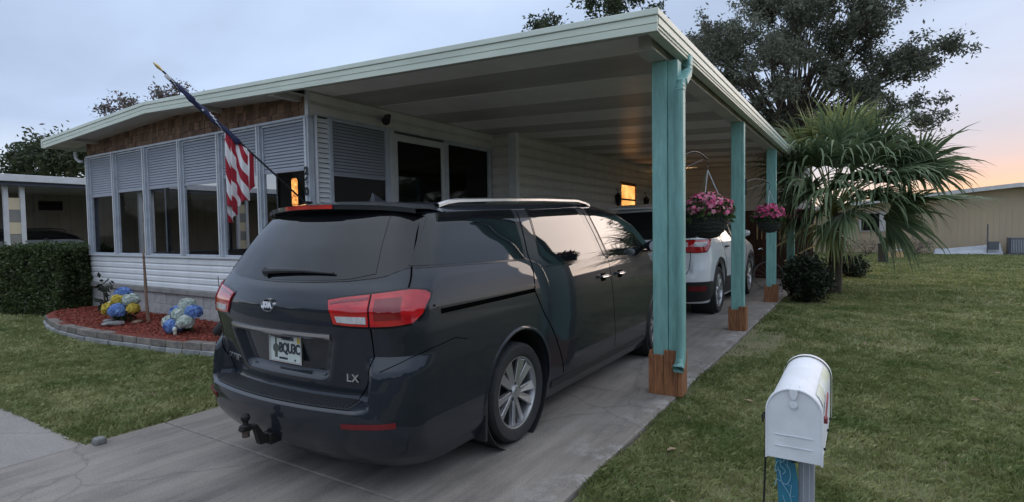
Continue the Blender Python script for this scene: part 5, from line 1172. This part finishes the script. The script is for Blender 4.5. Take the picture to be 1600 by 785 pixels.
# ------------------------------------------------------------------ trees
def limb_tree(name, label, base, crown, n_cl, mat, leaf, per, seed, trunk_r=.25, limbs=9, spread=.5, bark='bark', group=None, cat='tree', shells=1., twigs=True, flat=.0, clumps=None, gap=.0):
    """tapered trunk, limbs and twigs reaching into a crown ellipsoid; leaf clumps sit on the twigs"""
    t = thing(name, label, cat, base, group); r = np.random.default_rng(seed); B0 = Vector(base)
    cx_, cy_, cz_, rx_, ry_, rz_ = crown; C_ = np.array([cx_, cy_, cz_]); Rr = np.array([rx_, ry_, rz_])
    tm = MB(); fork = Vector((base[0]*.7+cx_*.3, base[1]*.7+cy_*.3, base[2]+(cz_-rz_-base[2])*.9+rz_*.25))
    tm.tube([tuple(B0+Vector((0, 0, -.2))), tuple(B0+(fork-B0)*.5+Vector((r.normal(0, .1), r.normal(0, .1), 0))), tuple(fork)], [trunk_r*1.25, trunk_r, trunk_r*.8], 10)
    ends = []
    # clump centres: lobes on the crown
    lob = clumps if clumps is not None else []
    if clumps is None:
        for _ in range(limbs*3):
            d = r.normal(0, 1, 3); d[2] = d[2]*.8+.15; d /= np.linalg.norm(d); lob.append(C_+d*Rr*(.45+.5*r.random()))
    for k, L in enumerate(lob):
        L = Vector(L); mid = fork+(L-fork)*.5+Vector((r.normal(0, .25)*rx_*.2, r.normal(0, .25)*ry_*.2, .12*rz_))
        tr = trunk_r*.30*(.5+.7*r.random()); tm.tube([tuple(fork-Vector((0, 0, .2))), tuple(fork+(mid-fork)*.5+Vector((0, 0, .1*rz_))), tuple(mid), tuple(L)], [tr, tr*.7, tr*.45, tr*.12], 6)
    tm.build('trunk', bark, t, True)
    P = []; tw_ = MB()
    nl = len(lob); lr = spread
    for k, L in enumerate(lob):
        L = np.array(L); m_ = max(6, int(n_cl/nl)); s_ = lr*(.7+.6*r.random()); ntw = max(5, m_//4); out_ = L-C_; out_ /= np.linalg.norm(out_)+1e-6
        for j in range(ntw):
            d = r.normal(0, 1, 3); d /= np.linalg.norm(d); d = d*np.array([1, 1, .72-flat])+out_*.35; e = L+d*s_*(.6+.5*r.random()); bend = (L+e)/2+r.normal(0, .08, 3)*s_+np.array([0, 0, .08*s_])
            if twigs: tw_.tube([tuple(L), tuple(bend), tuple(e)], [trunk_r*.055, trunk_r*.04, trunk_r*.015], 4, caps=False)
            for q in range(max(2, m_//ntw)):
                t_ = .25+.75*r.random(); P.append((L*(1-t_)**2+bend*2*t_*(1-t_)+e*t_*t_)[None])
    if twigs: tag(tw_.build('twigs', bark, t), kind='stuff')
    P = np.concatenate(P); V, rn = leaves_np(P, None, leaf, .42, leaf*.85, per, .1, .05, seed+1); quads_obj('crown', V, rn, mat, t); return t
# spreading oak behind the carport
r = np.random.default_rng(77); lob = []
while len(lob) < 135:
    d = r.normal(0, 1, 3); d /= np.linalg.norm(d); q = np.array([-2.9, 28., 8.1])+d*np.array([6.0, 4.5, 4.4])*(.35+.63*r.random()**.6)
    if q[2] < 4.9+.10*(q[0]+2.0)+r.random()*.6 and q[0] < 0.: continue
    lob.append(q)
limb_tree('oak_tree', 'broad grey green oak rising behind the carport and palm', (-3.2, 29, 0), (-2.0, 28, 8.0, 6.6, 4.5, 4.3), 4700, 'oak_leaf', .16, 21, 71, .34, 10, .95, clumps=lob)
limb_tree('pine_tree', 'round dark green tree behind the neighbouring carport', (-48, 16, 0), (-46.6, 15.5, 6.3, 4.0, 3.6, 2.3), 620, 'pine_leaf', .34, 16, 81, .35, 8, 1.2)
limb_tree('bare_tree', 'sparse reddish brown tree showing above the house roof', (-33, 16, 0), (-32, 15.5, 8.0, 4.2, 2.6, 1.3), 190, 'maroon_leaf', .2, 12, 83, .22, 8, .7, flat=.2)
limb_tree('cedar_tree', 'small rounded green treetops above the middle of carport roof', (-14.0, 26, 0), (-13.9, 26, 10.4, 1.3, 1.2, 2.2), 300, 'pine_leaf', .22, 15, 85, .2, 5, .55)
limb_tree('cedar_tree', 'wider green treetop above the carport roof near its corner', (-10.4, 26, 0), (-10.2, 26, 11.3, 2.0, 1.6, 2.2), 520, 'pine_leaf', .22, 15, 87, .2, 6, .6)

# ------------------------------------------------------------------ cabbage palm: fan fronds with drooping segments
palm = thing('palm_tree', 'bushy cabbage palm with drooping fan fronds beside the carport end', 'palm', (-.55, 15.0, GZ))
pb = Vector((-.64, 15.0, 1.86))
tp_ = MB().tube([(-.58, 15.0, GZ-.1), (-.56, 15., .6), (-.52, 15.0, 1.4), (-.47, 15.0, 1.85)], [.17, .15, .15, .12], 12); tp_.build('trunk', 'palm_bark', palm, True)
def frond(hub, direction, R, seed, mat='palm_leaf', nseg=34, spread=2.15, droop=1., base=pb):
    r = np.random.default_rng(seed); hub = Vector(hub); d = Vector(direction).normalized()
    st = base+Vector((r.normal(0, .06), r.normal(0, .06), r.normal(0, .12)))
    mid = st*.5+hub*.5+Vector((0, 0, .22*(hub-st).length))
    pts = [st*(1-t)**2+mid*2*t*(1-t)+hub*t*t for t in np.linspace(0, 1, 8)]
    b = MB(); b.tube([tuple(p) for p in pts], [.022-.012*i/7 for i in range(8)], 6)
    pet = len(b.f)
    # fan plane: d is the axis, s sideways
    s = d.cross(Vector((0, 0, 1)));  s = s.normalized() if s.length > .1 else Vector((1, 0, 0)); nrm = s.cross(d).normalized()
    tl_ = r.normal(0, .5); s2 = s*math.cos(tl_)+nrm*math.sin(tl_); n2 = nrm*math.cos(tl_)-s*math.sin(tl_)
    V = []; F = []; rnd = []
    for k in range(nseg):
        a = (k/(nseg-1)-.5)*2*spread*.5*1.9+r.normal(0, .025); L = R*(1.05-.28*abs(a)/spread)*(.75+.45*r.random())
        dd = (d*math.cos(a)+s2*math.sin(a)).normalized(); dd = (dd+n2*(.22*abs(math.sin(a)))).normalized()
        wv = dd.cross(n2).normalized(); w0 = R*.034
        p = hub+d*(-.10*math.cos(a)); n_ = 7; v = dd.copy(); dr = droop*(.5+.7*r.random())
        base_i = len(b.v); ro = r.random()
        ring = []
        for i in range(n_):
            t = i/(n_-1); wd = w0*(1.0-.25*t if t < .45 else max(.04, (1-t)*1.55))
            ring.append((p-wv*wd, p+n2*wd*.35, p+wv*wd)); v = (v+Vector((0, 0, -1))*dr*(.08+.74*t*t)*(.55+.85*ro)).normalized(); p = p+v*(L/(n_-1))
        for tri in ring: b.v += [tuple(q) for q in tri]
        for i in range(n_-1):
            o = base_i+i*3; b.f += [(o, o+1, o+4, o+3), (o+1, o+2, o+5, o+4)]; b.mi += [1, 1]
        rnd += [ro]*(n_*3)
    nb = len(b.v)-len(rnd)
    o = b.build('frond', ['palm_old', mat], palm, fix=False)
    at = o.data.attributes.new('rnd', 'FLOAT', 'POINT'); at.data.foreach_set('value', np.array([.5]*nb+rnd, np.float32))
    return o
FR = [  # hub offset from the crown (x, y, z), blade radius, droop, old
    ((-.85, -.3, 1.55), 1.25, .9, 0), ((-.45, .1, 1.90), 1.2, .6, 1), ((.0, -.2, 2.0), 1.25, .6, 1), ((.45, .1, 1.90), 1.2, .7, 1), ((.90, -.1, 1.65), 1.25, .9, 0),
    ((-.6, -.2, 1.95), 1.1, .5, 1), ((.65, .3, 1.95), 1.1, .6, 1), ((.2, .5, 2.0), 1.2, .7, 1), ((-.2, -.5, 1.7), 1.25, 1.0, 0), ((.25, -.6, 1.6), 1.25, 1.1, 0),
    ((-1.15, .2, 1.2), 1.25, 1.5, 0), ((-.95, -.6, 1.2), 1.35, 1.7, 0), ((-.45, -.8, 1.3), 1.4, 1.8, 0), ((.05, -.8, 1.25), 1.35, 1.8, 0), ((.55, -.7, 1.25), 1.35, 1.7, 0), ((1.05, -.4, 1.25), 1.3, 1.4, 0),
    ((1.35, .0, 1.05), 1.35, 1.0, 0), ((1.75, -.3, .80), 1.4, .8, 0), ((1.65, -.7, .25), 1.6, .45, 0), ((1.15, -.7, -.15), 1.35, .9, 0), ((.65, -.6, .45), 1.35, 1.7, 0),
    ((-.15, -1.2, .55), 1.4, 1.9, 0), ((-.60, -1.0, .45), 1.4, 2.0, 0), ((-.95, -.5, .55), 1.25, 2.0, 0), ((-.35, -1.1, .0), 1.35, 2.0, 0), ((.20, -1.1, -.05), 1.35, 1.9, 0), ((-.75, -.8, -.05), 1.2, 2.0, 0), ((.75, -.9, -.35), 1.15, 1.6, 0),
    ((.9, .6, 1.4), 1.2, 1.1, 0), ((-.5, .8, 1.4), 1.2, 1.1, 0), ((-.05, -1.0, -.45), 1.1, 2.0, 1), ((1.25, -.3, .30), 1.3, 1.4, 0), ((.45, -1.0, .85), 1.35, 1.8, 0), ((-.7, -.9, .85), 1.35, 1.9, 0), ((1.5, .2, 1.25), 1.2, 1.2, 0), ((.95, -.8, .75), 1.3, 1.6, 0), ((1.85, -.2, 1.1), 1.25, .8, 0),
    ((-1.2, -.2, 1.5), 1.25, 1.4, 0), ((-1.0, -.4, .85), 1.3, 1.9, 0), ((1.1, .1, 1.75), 1.2, 1.2, 0), ((1.3, -.5, .95), 1.4, 1.3, 0), ((.9, -.9, .3), 1.4, 1.3, 0), ((-.9, .1, 1.75), 1.15, 1.0, 1)]
for i, (o_, R_, dr, m_) in enumerate(FR):
    h = pb+Vector(o_)*.86+Vector((.10, 0, -.02)); dv = Vector(o_)+Vector((0, 0, .25 if o_[2] > 1.5 else -.15))
    frond(tuple(h), tuple(dv), R_, 200+i, 'palm_old' if m_ else 'palm_leaf', 32, 1.55, dr)
shrub('bush', 'dark dense bush beside the third carport post under the palm', (-.98, 13.0, .48), (.46, .5, .50), 420, 'bush_leaf', .07, 12, 51)
shrub('bush', 'low dark bush behind the palm at the lawn edge', (-.35, 19.6, .30), (.45, .5, .34), 200, 'bush_leaf', .09, 12, 53)

# ------------------------------------------------------------------ grass
DRY = .02
def grass(name, label, regions, seed):
    r = np.random.default_rng(seed); Vs_, Rn = [], []
    for (x0, x1, y0, y1, dens, h, wd, z, mask) in regions:
        n = int((x1-x0)*(y1-y0)*dens); x = r.uniform(x0, x1, n); y = r.uniform(y0, y1, n)
        # thin and patchy where worn
        pn = np.sin(x*2.1+np.sin(y*1.7)*1.4)*np.sin(y*2.6+x*.8)+.5*np.sin(x*7.3+y*3.1)*np.sin(y*6.1-x*2.2)
        keep = r.random(n) < np.clip(.86+.22*pn, .3, 1.)
        if mask: keep &= mask(x, y, r)
        x, y = x[keep], y[keep]; pn = pn[keep]; n = len(x)
        tx = np.round(x*13+.6*np.sin(y*17)); ty = np.round(y*13+.6*np.sin(x*19)); th = np.modf(np.abs(np.sin(tx*12.9898+ty*78.233))*43758.5)[0]
        a = th*2*PI+r.normal(0, .9, n); lean = r.normal(.65, .4, n); hh = h*(.45+.6*r.random(n)+.45*th)*(1+.2*pn); ww = wd*(.7+.6*r.random(n))
        dx, dy = np.cos(a), np.sin(a); px, py = -dy, dx
        b0 = np.stack([x-px*ww/2, y-py*ww/2, np.full(n, z)], 1); b1 = np.stack([x+px*ww/2, y+py*ww/2, np.full(n, z)], 1)
        m0 = np.stack([x+dx*lean*hh*.35+px*ww*.42, y+dy*lean*hh*.35+py*ww*.42, z+hh*.62], 1)
        tp = np.stack([x+dx*lean*hh, y+dy*lean*hh, z+hh*np.clip(1.05-.22*lean**2, .35, 1.05)], 1)
        Vs_.append(np.stack([b0, b1, m0, tp], 1).reshape(-1, 3)); dry = np.clip(DRY+.40*r.random(n)**2-.20*pn+.25*(th-.4)+(r.random(n) < .09)*.75, 0, 1); Rn.append(dry)
    o = quads_obj(name, np.concatenate(Vs_), np.concatenate(Rn), 'grass_blade'); return tag(o, label, 'grass', kind='stuff')
em = lambda x, y, r: (x > -1.47+.03*np.sin(y*5)+.05*r.random(len(x))-.05*(r.random(len(x)) < .12)) & ~((x > -1.6) & (x < -.95) & (y > 7.2) & (y < 9.2) & (r.random(len(x)) < .85))
grass('lawn_grass', 'short patchy green lawn right of the driveway', [(-1.5, 1.4, 1.2, 4.6, 9000, .040, .0052, GZ, em), (-1.5, 3.2, 4.6, 8, 5200, .040, .007, GZ, em), (-1.5, 5.5, 8, 14, 1900, .042, .012, GZ, em), (-1.5, 9, 14, 24, 620, .058, .022, GZ, em), (-3, 16, 24, 37, 260, .07, .038, GZ, None), (1.4, 5, 1.2, 4.6, 1500, .05, .007, GZ, None)], 301)
lm = lambda x, y, r: (y < np.interp(x, tp[:, 0], tp[:, 1])-.02) & (x < -5.03-.03*r.random(len(x))) & (y > 1.78-.03*r.random(len(x)))
DRY = .16
grass('lawn_grass', 'patch of lawn between sidewalk, driveway and flower bed', [(-9.5, -5.0, 1.75, 4.6, 4300, .042, .008, -.012, lm), (-13.5, -9.5, 1.75, 4.4, 2400, .05, .012, -.012, lm), (-20, -13.5, 1.75, 4.4, 600, .055, .022, -.012, None)], 302)
# fallen leaves
dl = MB().grid([[(-.5+.25*j, (-.22 if i == 0 else .22)*math.sin((j+.35)/4.7*PI), .10*math.sin(j)+.05*i) for j in range(5)] for i in range(2)]).mesh('dry_leaf', 'dry_leaf', True)
q = random.Random(9); spots = [(-1.14, 3.88, 'pale curled leaf on the lawn nearest the front post'), (-1.06, 3.92, 'curled leaf touching the pale one on the lawn'), (-.6, 3.25, 'brown leaf on the lawn left of the mailbox'), (-.9, 3.1, 'lone dry leaf in the near lawn corner'), (-1.2, 4.6, 'small dry leaf just past the post foot')]
for x, y, lb in spots:
    o = inst(dl, 'dry_leaf', None, (x, y, GZ+.05), (q.uniform(-.5, .5), q.uniform(-.5, .5), q.uniform(0, 6)), (.07, .07, .07)); tag(o, lb, 'leaf', 'fallen leaves on the lawn')

P4 = []
for k in range(90):
    x = q.uniform(-1.35, 4.2); y = q.uniform(2.4, 11); sc = q.uniform(.022, .05); a = q.uniform(0, 6); d = Vector((math.cos(a), math.sin(a), q.uniform(-.2, .5))); e = Vector((-math.sin(a), math.cos(a), q.uniform(-.4, .4))); c0 = Vector((x, y, GZ+.035))
    P4 += [tuple(c0-d*sc), tuple(c0+e*sc*.5), tuple(c0+d*sc), tuple(c0-e*sc*.5)]
tag(quads_obj('leaf_litter', np.array(P4), np.random.default_rng(4).random(90), 'dry_leaf'), 'thin scatter of small dry leaf bits over the lawn', 'leaf litter', kind='stuff')
# ------------------------------------------------------------------ neighbouring carport, left
nb = thing('neighbor_carport', 'grey neighbouring mobile home with white edged carport roof at the far left', 'house', (-21, 6, 0))
box('roof', 'neighbor_roof', nb, -24.4, -18.55, 4.2, 22, 3.06, 3.16)
box('roof_edge', 'white_metal', nb, -18.55, -18.47, 4.15, 22, 3.02, 3.20, .01)
box('roof_edge', 'white_metal', nb, -24.4, -18.56, 4.12, 4.19, 3.02, 3.20, .01)
box('eave_trim', 'navy_trim', nb, -18.75, -18.57, 4.2, 22, 2.92, 3.055)
w0 = box('wall', 'neighbor_wall', nb, -24.6, -24.4, 2.5, 22, 0, 3.06)
for i in range(50): box('panel_groove', 'navy_trim', w0, -24.402, -24.398, 4.3+i*.35, 4.308+i*.35, .1, 3.05)
wn = MB().box(-24.40, -24.36, 7.50, 7.58, 2.42, 2.92).box(-24.40, -24.36, 8.28, 8.36, 2.42, 2.92).box(-24.40, -24.36, 7.58, 8.28, 2.42, 2.50).box(-24.40, -24.36, 7.58, 8.28, 2.84, 2.92).build('window', 'neighbor_wall', nb)
box('pane', 'car_glass', wn, -24.39, -24.37, 7.58, 8.28, 2.50, 2.84)
for k, y in enumerate((5.18, 8.35, 11.5, 14.6)):
    for d in (0, .34): box('post', 'white_metal', nb, -18.88, -18.78, y+d-.05, y+d+.05, 0, 2.92, .006)
    for z, m_ in ((2.30, 'neighbor_cream'), (1.98, 'neighbor_wall'), (1.66, 'neighbor_cream'), (1.34, 'neighbor_wall'), (1.02, 'neighbor_cream')): box('post_panel', m_, nb, -18.85, -18.81, y+.05, y+.29, z, z+.31)
# ------------------------------------------------------------------ far beige building, right
fb = thing('beige_building', 'long beige metal sided building with white eave beyond the lawn', 'building', (6, 36, 0))
def fz_(x): return 3.42-.098*abs(x-6.3)
xs_ = [-2.6, 0, 3, 6.3, 9, 12, 15]
wl_ = MB()
for a, c in zip(xs_[:-1], xs_[1:]): wl_.hexa([(a, 36, -.1), (c, 36, -.1), (c, 36.2, -.1), (a, 36.2, -.1)], [(a, 36, fz_(a)-.18), (c, 36, fz_(c)-.18), (c, 36.2, fz_(c)-.18), (a, 36.2, fz_(a)-.18)])
wall_ = wl_.build('wall', 'beige_panel', fb)
rb = MB(); x = -2.55
while x < 15: rb.box(x, x+.03, 35.988, 35.999, -.05, fz_(x)-.19); x += .235
tag(rb.build('wall_ribs', 'beige_panel', fb), kind='stuff')
for a, c in ((-3.0, 6.3), (6.3, 15.6)):
    MB().hexa([(a, 35.45, fz_(a)-.16), (c, 35.45, fz_(c)-.16), (c, 50, fz_(c)-.16), (a, 50, fz_(a)-.16)], [(a, 35.45, fz_(a)), (c, 35.45, fz_(c)), (c, 50, fz_(c)), (a, 50, fz_(a))]).build('roof', 'neighbor_roof', fb)
    MB().hexa([(a, 35.40, fz_(a)-.20), (c, 35.40, fz_(c)-.20), (c, 35.449, fz_(c)-.20), (a, 35.449, fz_(a)-.20)], [(a, 35.40, fz_(a)+.0), (c, 35.40, fz_(c)+.0), (c, 35.449, fz_(c)+.0), (a, 35.449, fz_(a)+.0)]).build('fascia', 'white_metal', fb)
wn = box('window', 'white_metal', fb, -.2, 1.0, 35.93, 35.97, 1.15, 2.2); box('pane', 'car_glass', wn, -.1, .72, 35.91, 35.928, 1.2, 2.12)
ac = thing('ac_unit', 'grey outdoor air conditioner standing by the beige wall', 'air conditioner', (6.4, 35.2, GZ))
box('casing', 'ac_metal', ac, 5.85, 6.75, 34.8, 35.5, GZ+.06, .80, .02)
for i in range(14): box('slat', 'frame_metal', ac, 5.92+i*.058, 5.935+i*.058, 34.785, 34.80, .10, .72)
box('corner_post', 'navy_trim', ac, 5.83, 5.90, 34.77, 34.84, GZ+.06, .80)
box('pad', 'stone', ac, 5.75, 6.85, 34.7, 35.6, GZ-.02, GZ+.058)
el = thing('meter_post', 'thin grey post with a small electrical box beside the air conditioner', 'utility post', (5.2, 35, GZ))
MB().tube([(5.08, 35, GZ), (5.08, 35, 1.45)], .03, 8).build('post', 'ac_metal', el)
box('meter_box', 'ac_metal', el, 5.12, 5.50, 34.95, 35.1, .22, .62, .01)
ws = thing('metal_sheets', 'stack of white corrugated sheets lying along the beige wall', 'metal sheets', (4.3, 35.3, GZ))
for k in range(4):
    MB().hexa([(3.0, 35.2-.12*k, .0), (5.65, 35.2-.12*k, .0), (5.65, 35.22-.12*k, .0), (3.0, 35.22-.12*k, .0)], [(3.1, 35.55-.1*k, .20+.02*k), (5.65, 35.55-.1*k, .50-.1*k), (5.65, 35.57-.1*k, .50-.1*k), (3.1, 35.57-.1*k, .20+.02*k)]).build('sheet', 'sheet_white', ws)
br_ = thing('drain_barrel', 'short dark cylinder standing upright on the lawn', 'barrel', (.68, 27.1, GZ))
MB().lathe([(.17, 0), (.18, .03), (.175, .1), (.175, .72), (.185, .74), (.185, .80), (.15, .82), (.001, .82)], 18, 'z', (.68, 27.1, GZ)).build('drum', 'barrel_dark', br_, True)
MB().lathe([(.180, .38), (.186, .40), (.180, .42)], 18, 'z', (.68, 27.1, GZ)).build('hoop', 'barrel_dark', br_, True)
cb_ = thing('crate', 'small pale box on the ground behind the dark cylinder', 'box', (1.25, 31, GZ))
box('tub', 'curtain', cb_, 1.0, 1.55, 30.8, 31.2, GZ, .32, .015); box('lid', 'sheet_white', cb_, .97, 1.58, 30.77, 31.23, .322, .37, .01)
shrub('bush', 'leafless grey brush in front of the beige wall', (.2, 33.5, .35), (1.0, .5, .45), 90, 'maroon_leaf', .14, 6, 61, aspect=.15)
shrub('bush', 'tangled dark brush under the palm by the beige wall', (2.1, 33.5, .35), (.7, .5, .5), 130, 'maroon_leaf', .14, 7, 63, aspect=.15)
# ------------------------------------------------------------------ bicycle against the end of the drive
by = thing('bicycle', 'dark bicycle leaning across the drive ahead of the white suv', 'bicycle', (-2.5, 14.95, 0))
for cx_ in (-1.98, -3.02):
    pts = [(cx_+.335*math.cos(a), 14.95, .345+.335*math.sin(a)) for a in np.linspace(0, 2*PI, 33)]
    wh = MB().tube(pts, .016, 6, caps=False).build('wheel', 'stone' if cx_ > -2.5 else 'rubber', by, True)
    for k in range(12): a = 2*PI*k/12; MB().tube([(cx_, 14.95, .345), (cx_+.33*math.cos(a), 14.95, .345+.33*math.sin(a))], .002, 4).build('spoke', 'satin_chrome', wh)
for a, c in (((-1.98, .345), (-2.14, .85)), ((-2.14, .80), (-2.72, .78)), ((-2.16, .74), (-2.60, .30)), ((-2.60, .30), (-2.74, .88)), ((-2.60, .30), (-3.02, .345)), ((-3.02, .345), (-2.72, .76))):
    MB().tube([(a[0], 14.95, a[1]), (c[0], 14.95, c[1])], .016, 6).build('frame_tube', 'black_metal', by)
MB().tube([(-2.17, 14.70, 1.0), (-2.14, 14.80, 1.02), (-2.12, 14.95, .98), (-2.14, 15.1, 1.02), (-2.17, 15.2, 1.0)], .012, 6).build('handlebar', 'satin_chrome', by)
MB().hexa([(-2.88, 14.88, .88), (-2.62, 14.93, .88), (-2.62, 14.97, .88), (-2.88, 15.02, .88)], [(-2.88, 14.88, .94), (-2.62, 14.93, .92), (-2.62, 14.97, .92), (-2.88, 15.02, .94)]).build('saddle', 'rubber', by, bevel=.015)
MB().lathe([(.09, 14.91), (.09, 14.925)], 20, 'y', (-2.60, 0, .30)).build('chain_ring', 'satin_chrome', by)

# ------------------------------------------------------------------ unseen tree belt added behind and right of the viewer to darken reflections
ctrl = [(34, 34), (30, 18), (30, 0), (30, -18), (16, -27), (0, -29), (-18, -28), (-36, -26), (-58, -14)]
cp_ = resample(ctrl, 120); P_ = []; r = np.random.default_rng(8)
for i, (x, y) in enumerate(cp_):
    hgt = 4.2+1.3*math.sin(i*.37)+.9*math.sin(i*.83+1)+.7*r.random(); row = []
    for j in range(9):
        t_ = j/8; bul = 1.6*math.sin(t_*PI)*(.8+.4*math.sin(i*.9+j)); nx, ny = -x/math.hypot(x, y), -y/math.hypot(x, y); row.append((x+nx*bul+r.normal(0, .25), y+ny*bul+r.normal(0, .25), -.1+hgt*t_+r.normal(0, .15)))
    P_.append(row)
tr_ = MB().grid(P_).build('reflection_trees', 'hedge_leaf', None, True); tag(tr_, 'dense belt of trees added out of view behind the viewer for reflections', 'woods', kind='stuff')
V, rn = leaves_np([p for row in P_ for p in row[1:]], None, .45, .5, .35, 9, .1, 0, 6)
V = np.asarray(V)
tag(quads_obj('foliage', V, rn, 'hedge_leaf', tr_), kind='stuff')
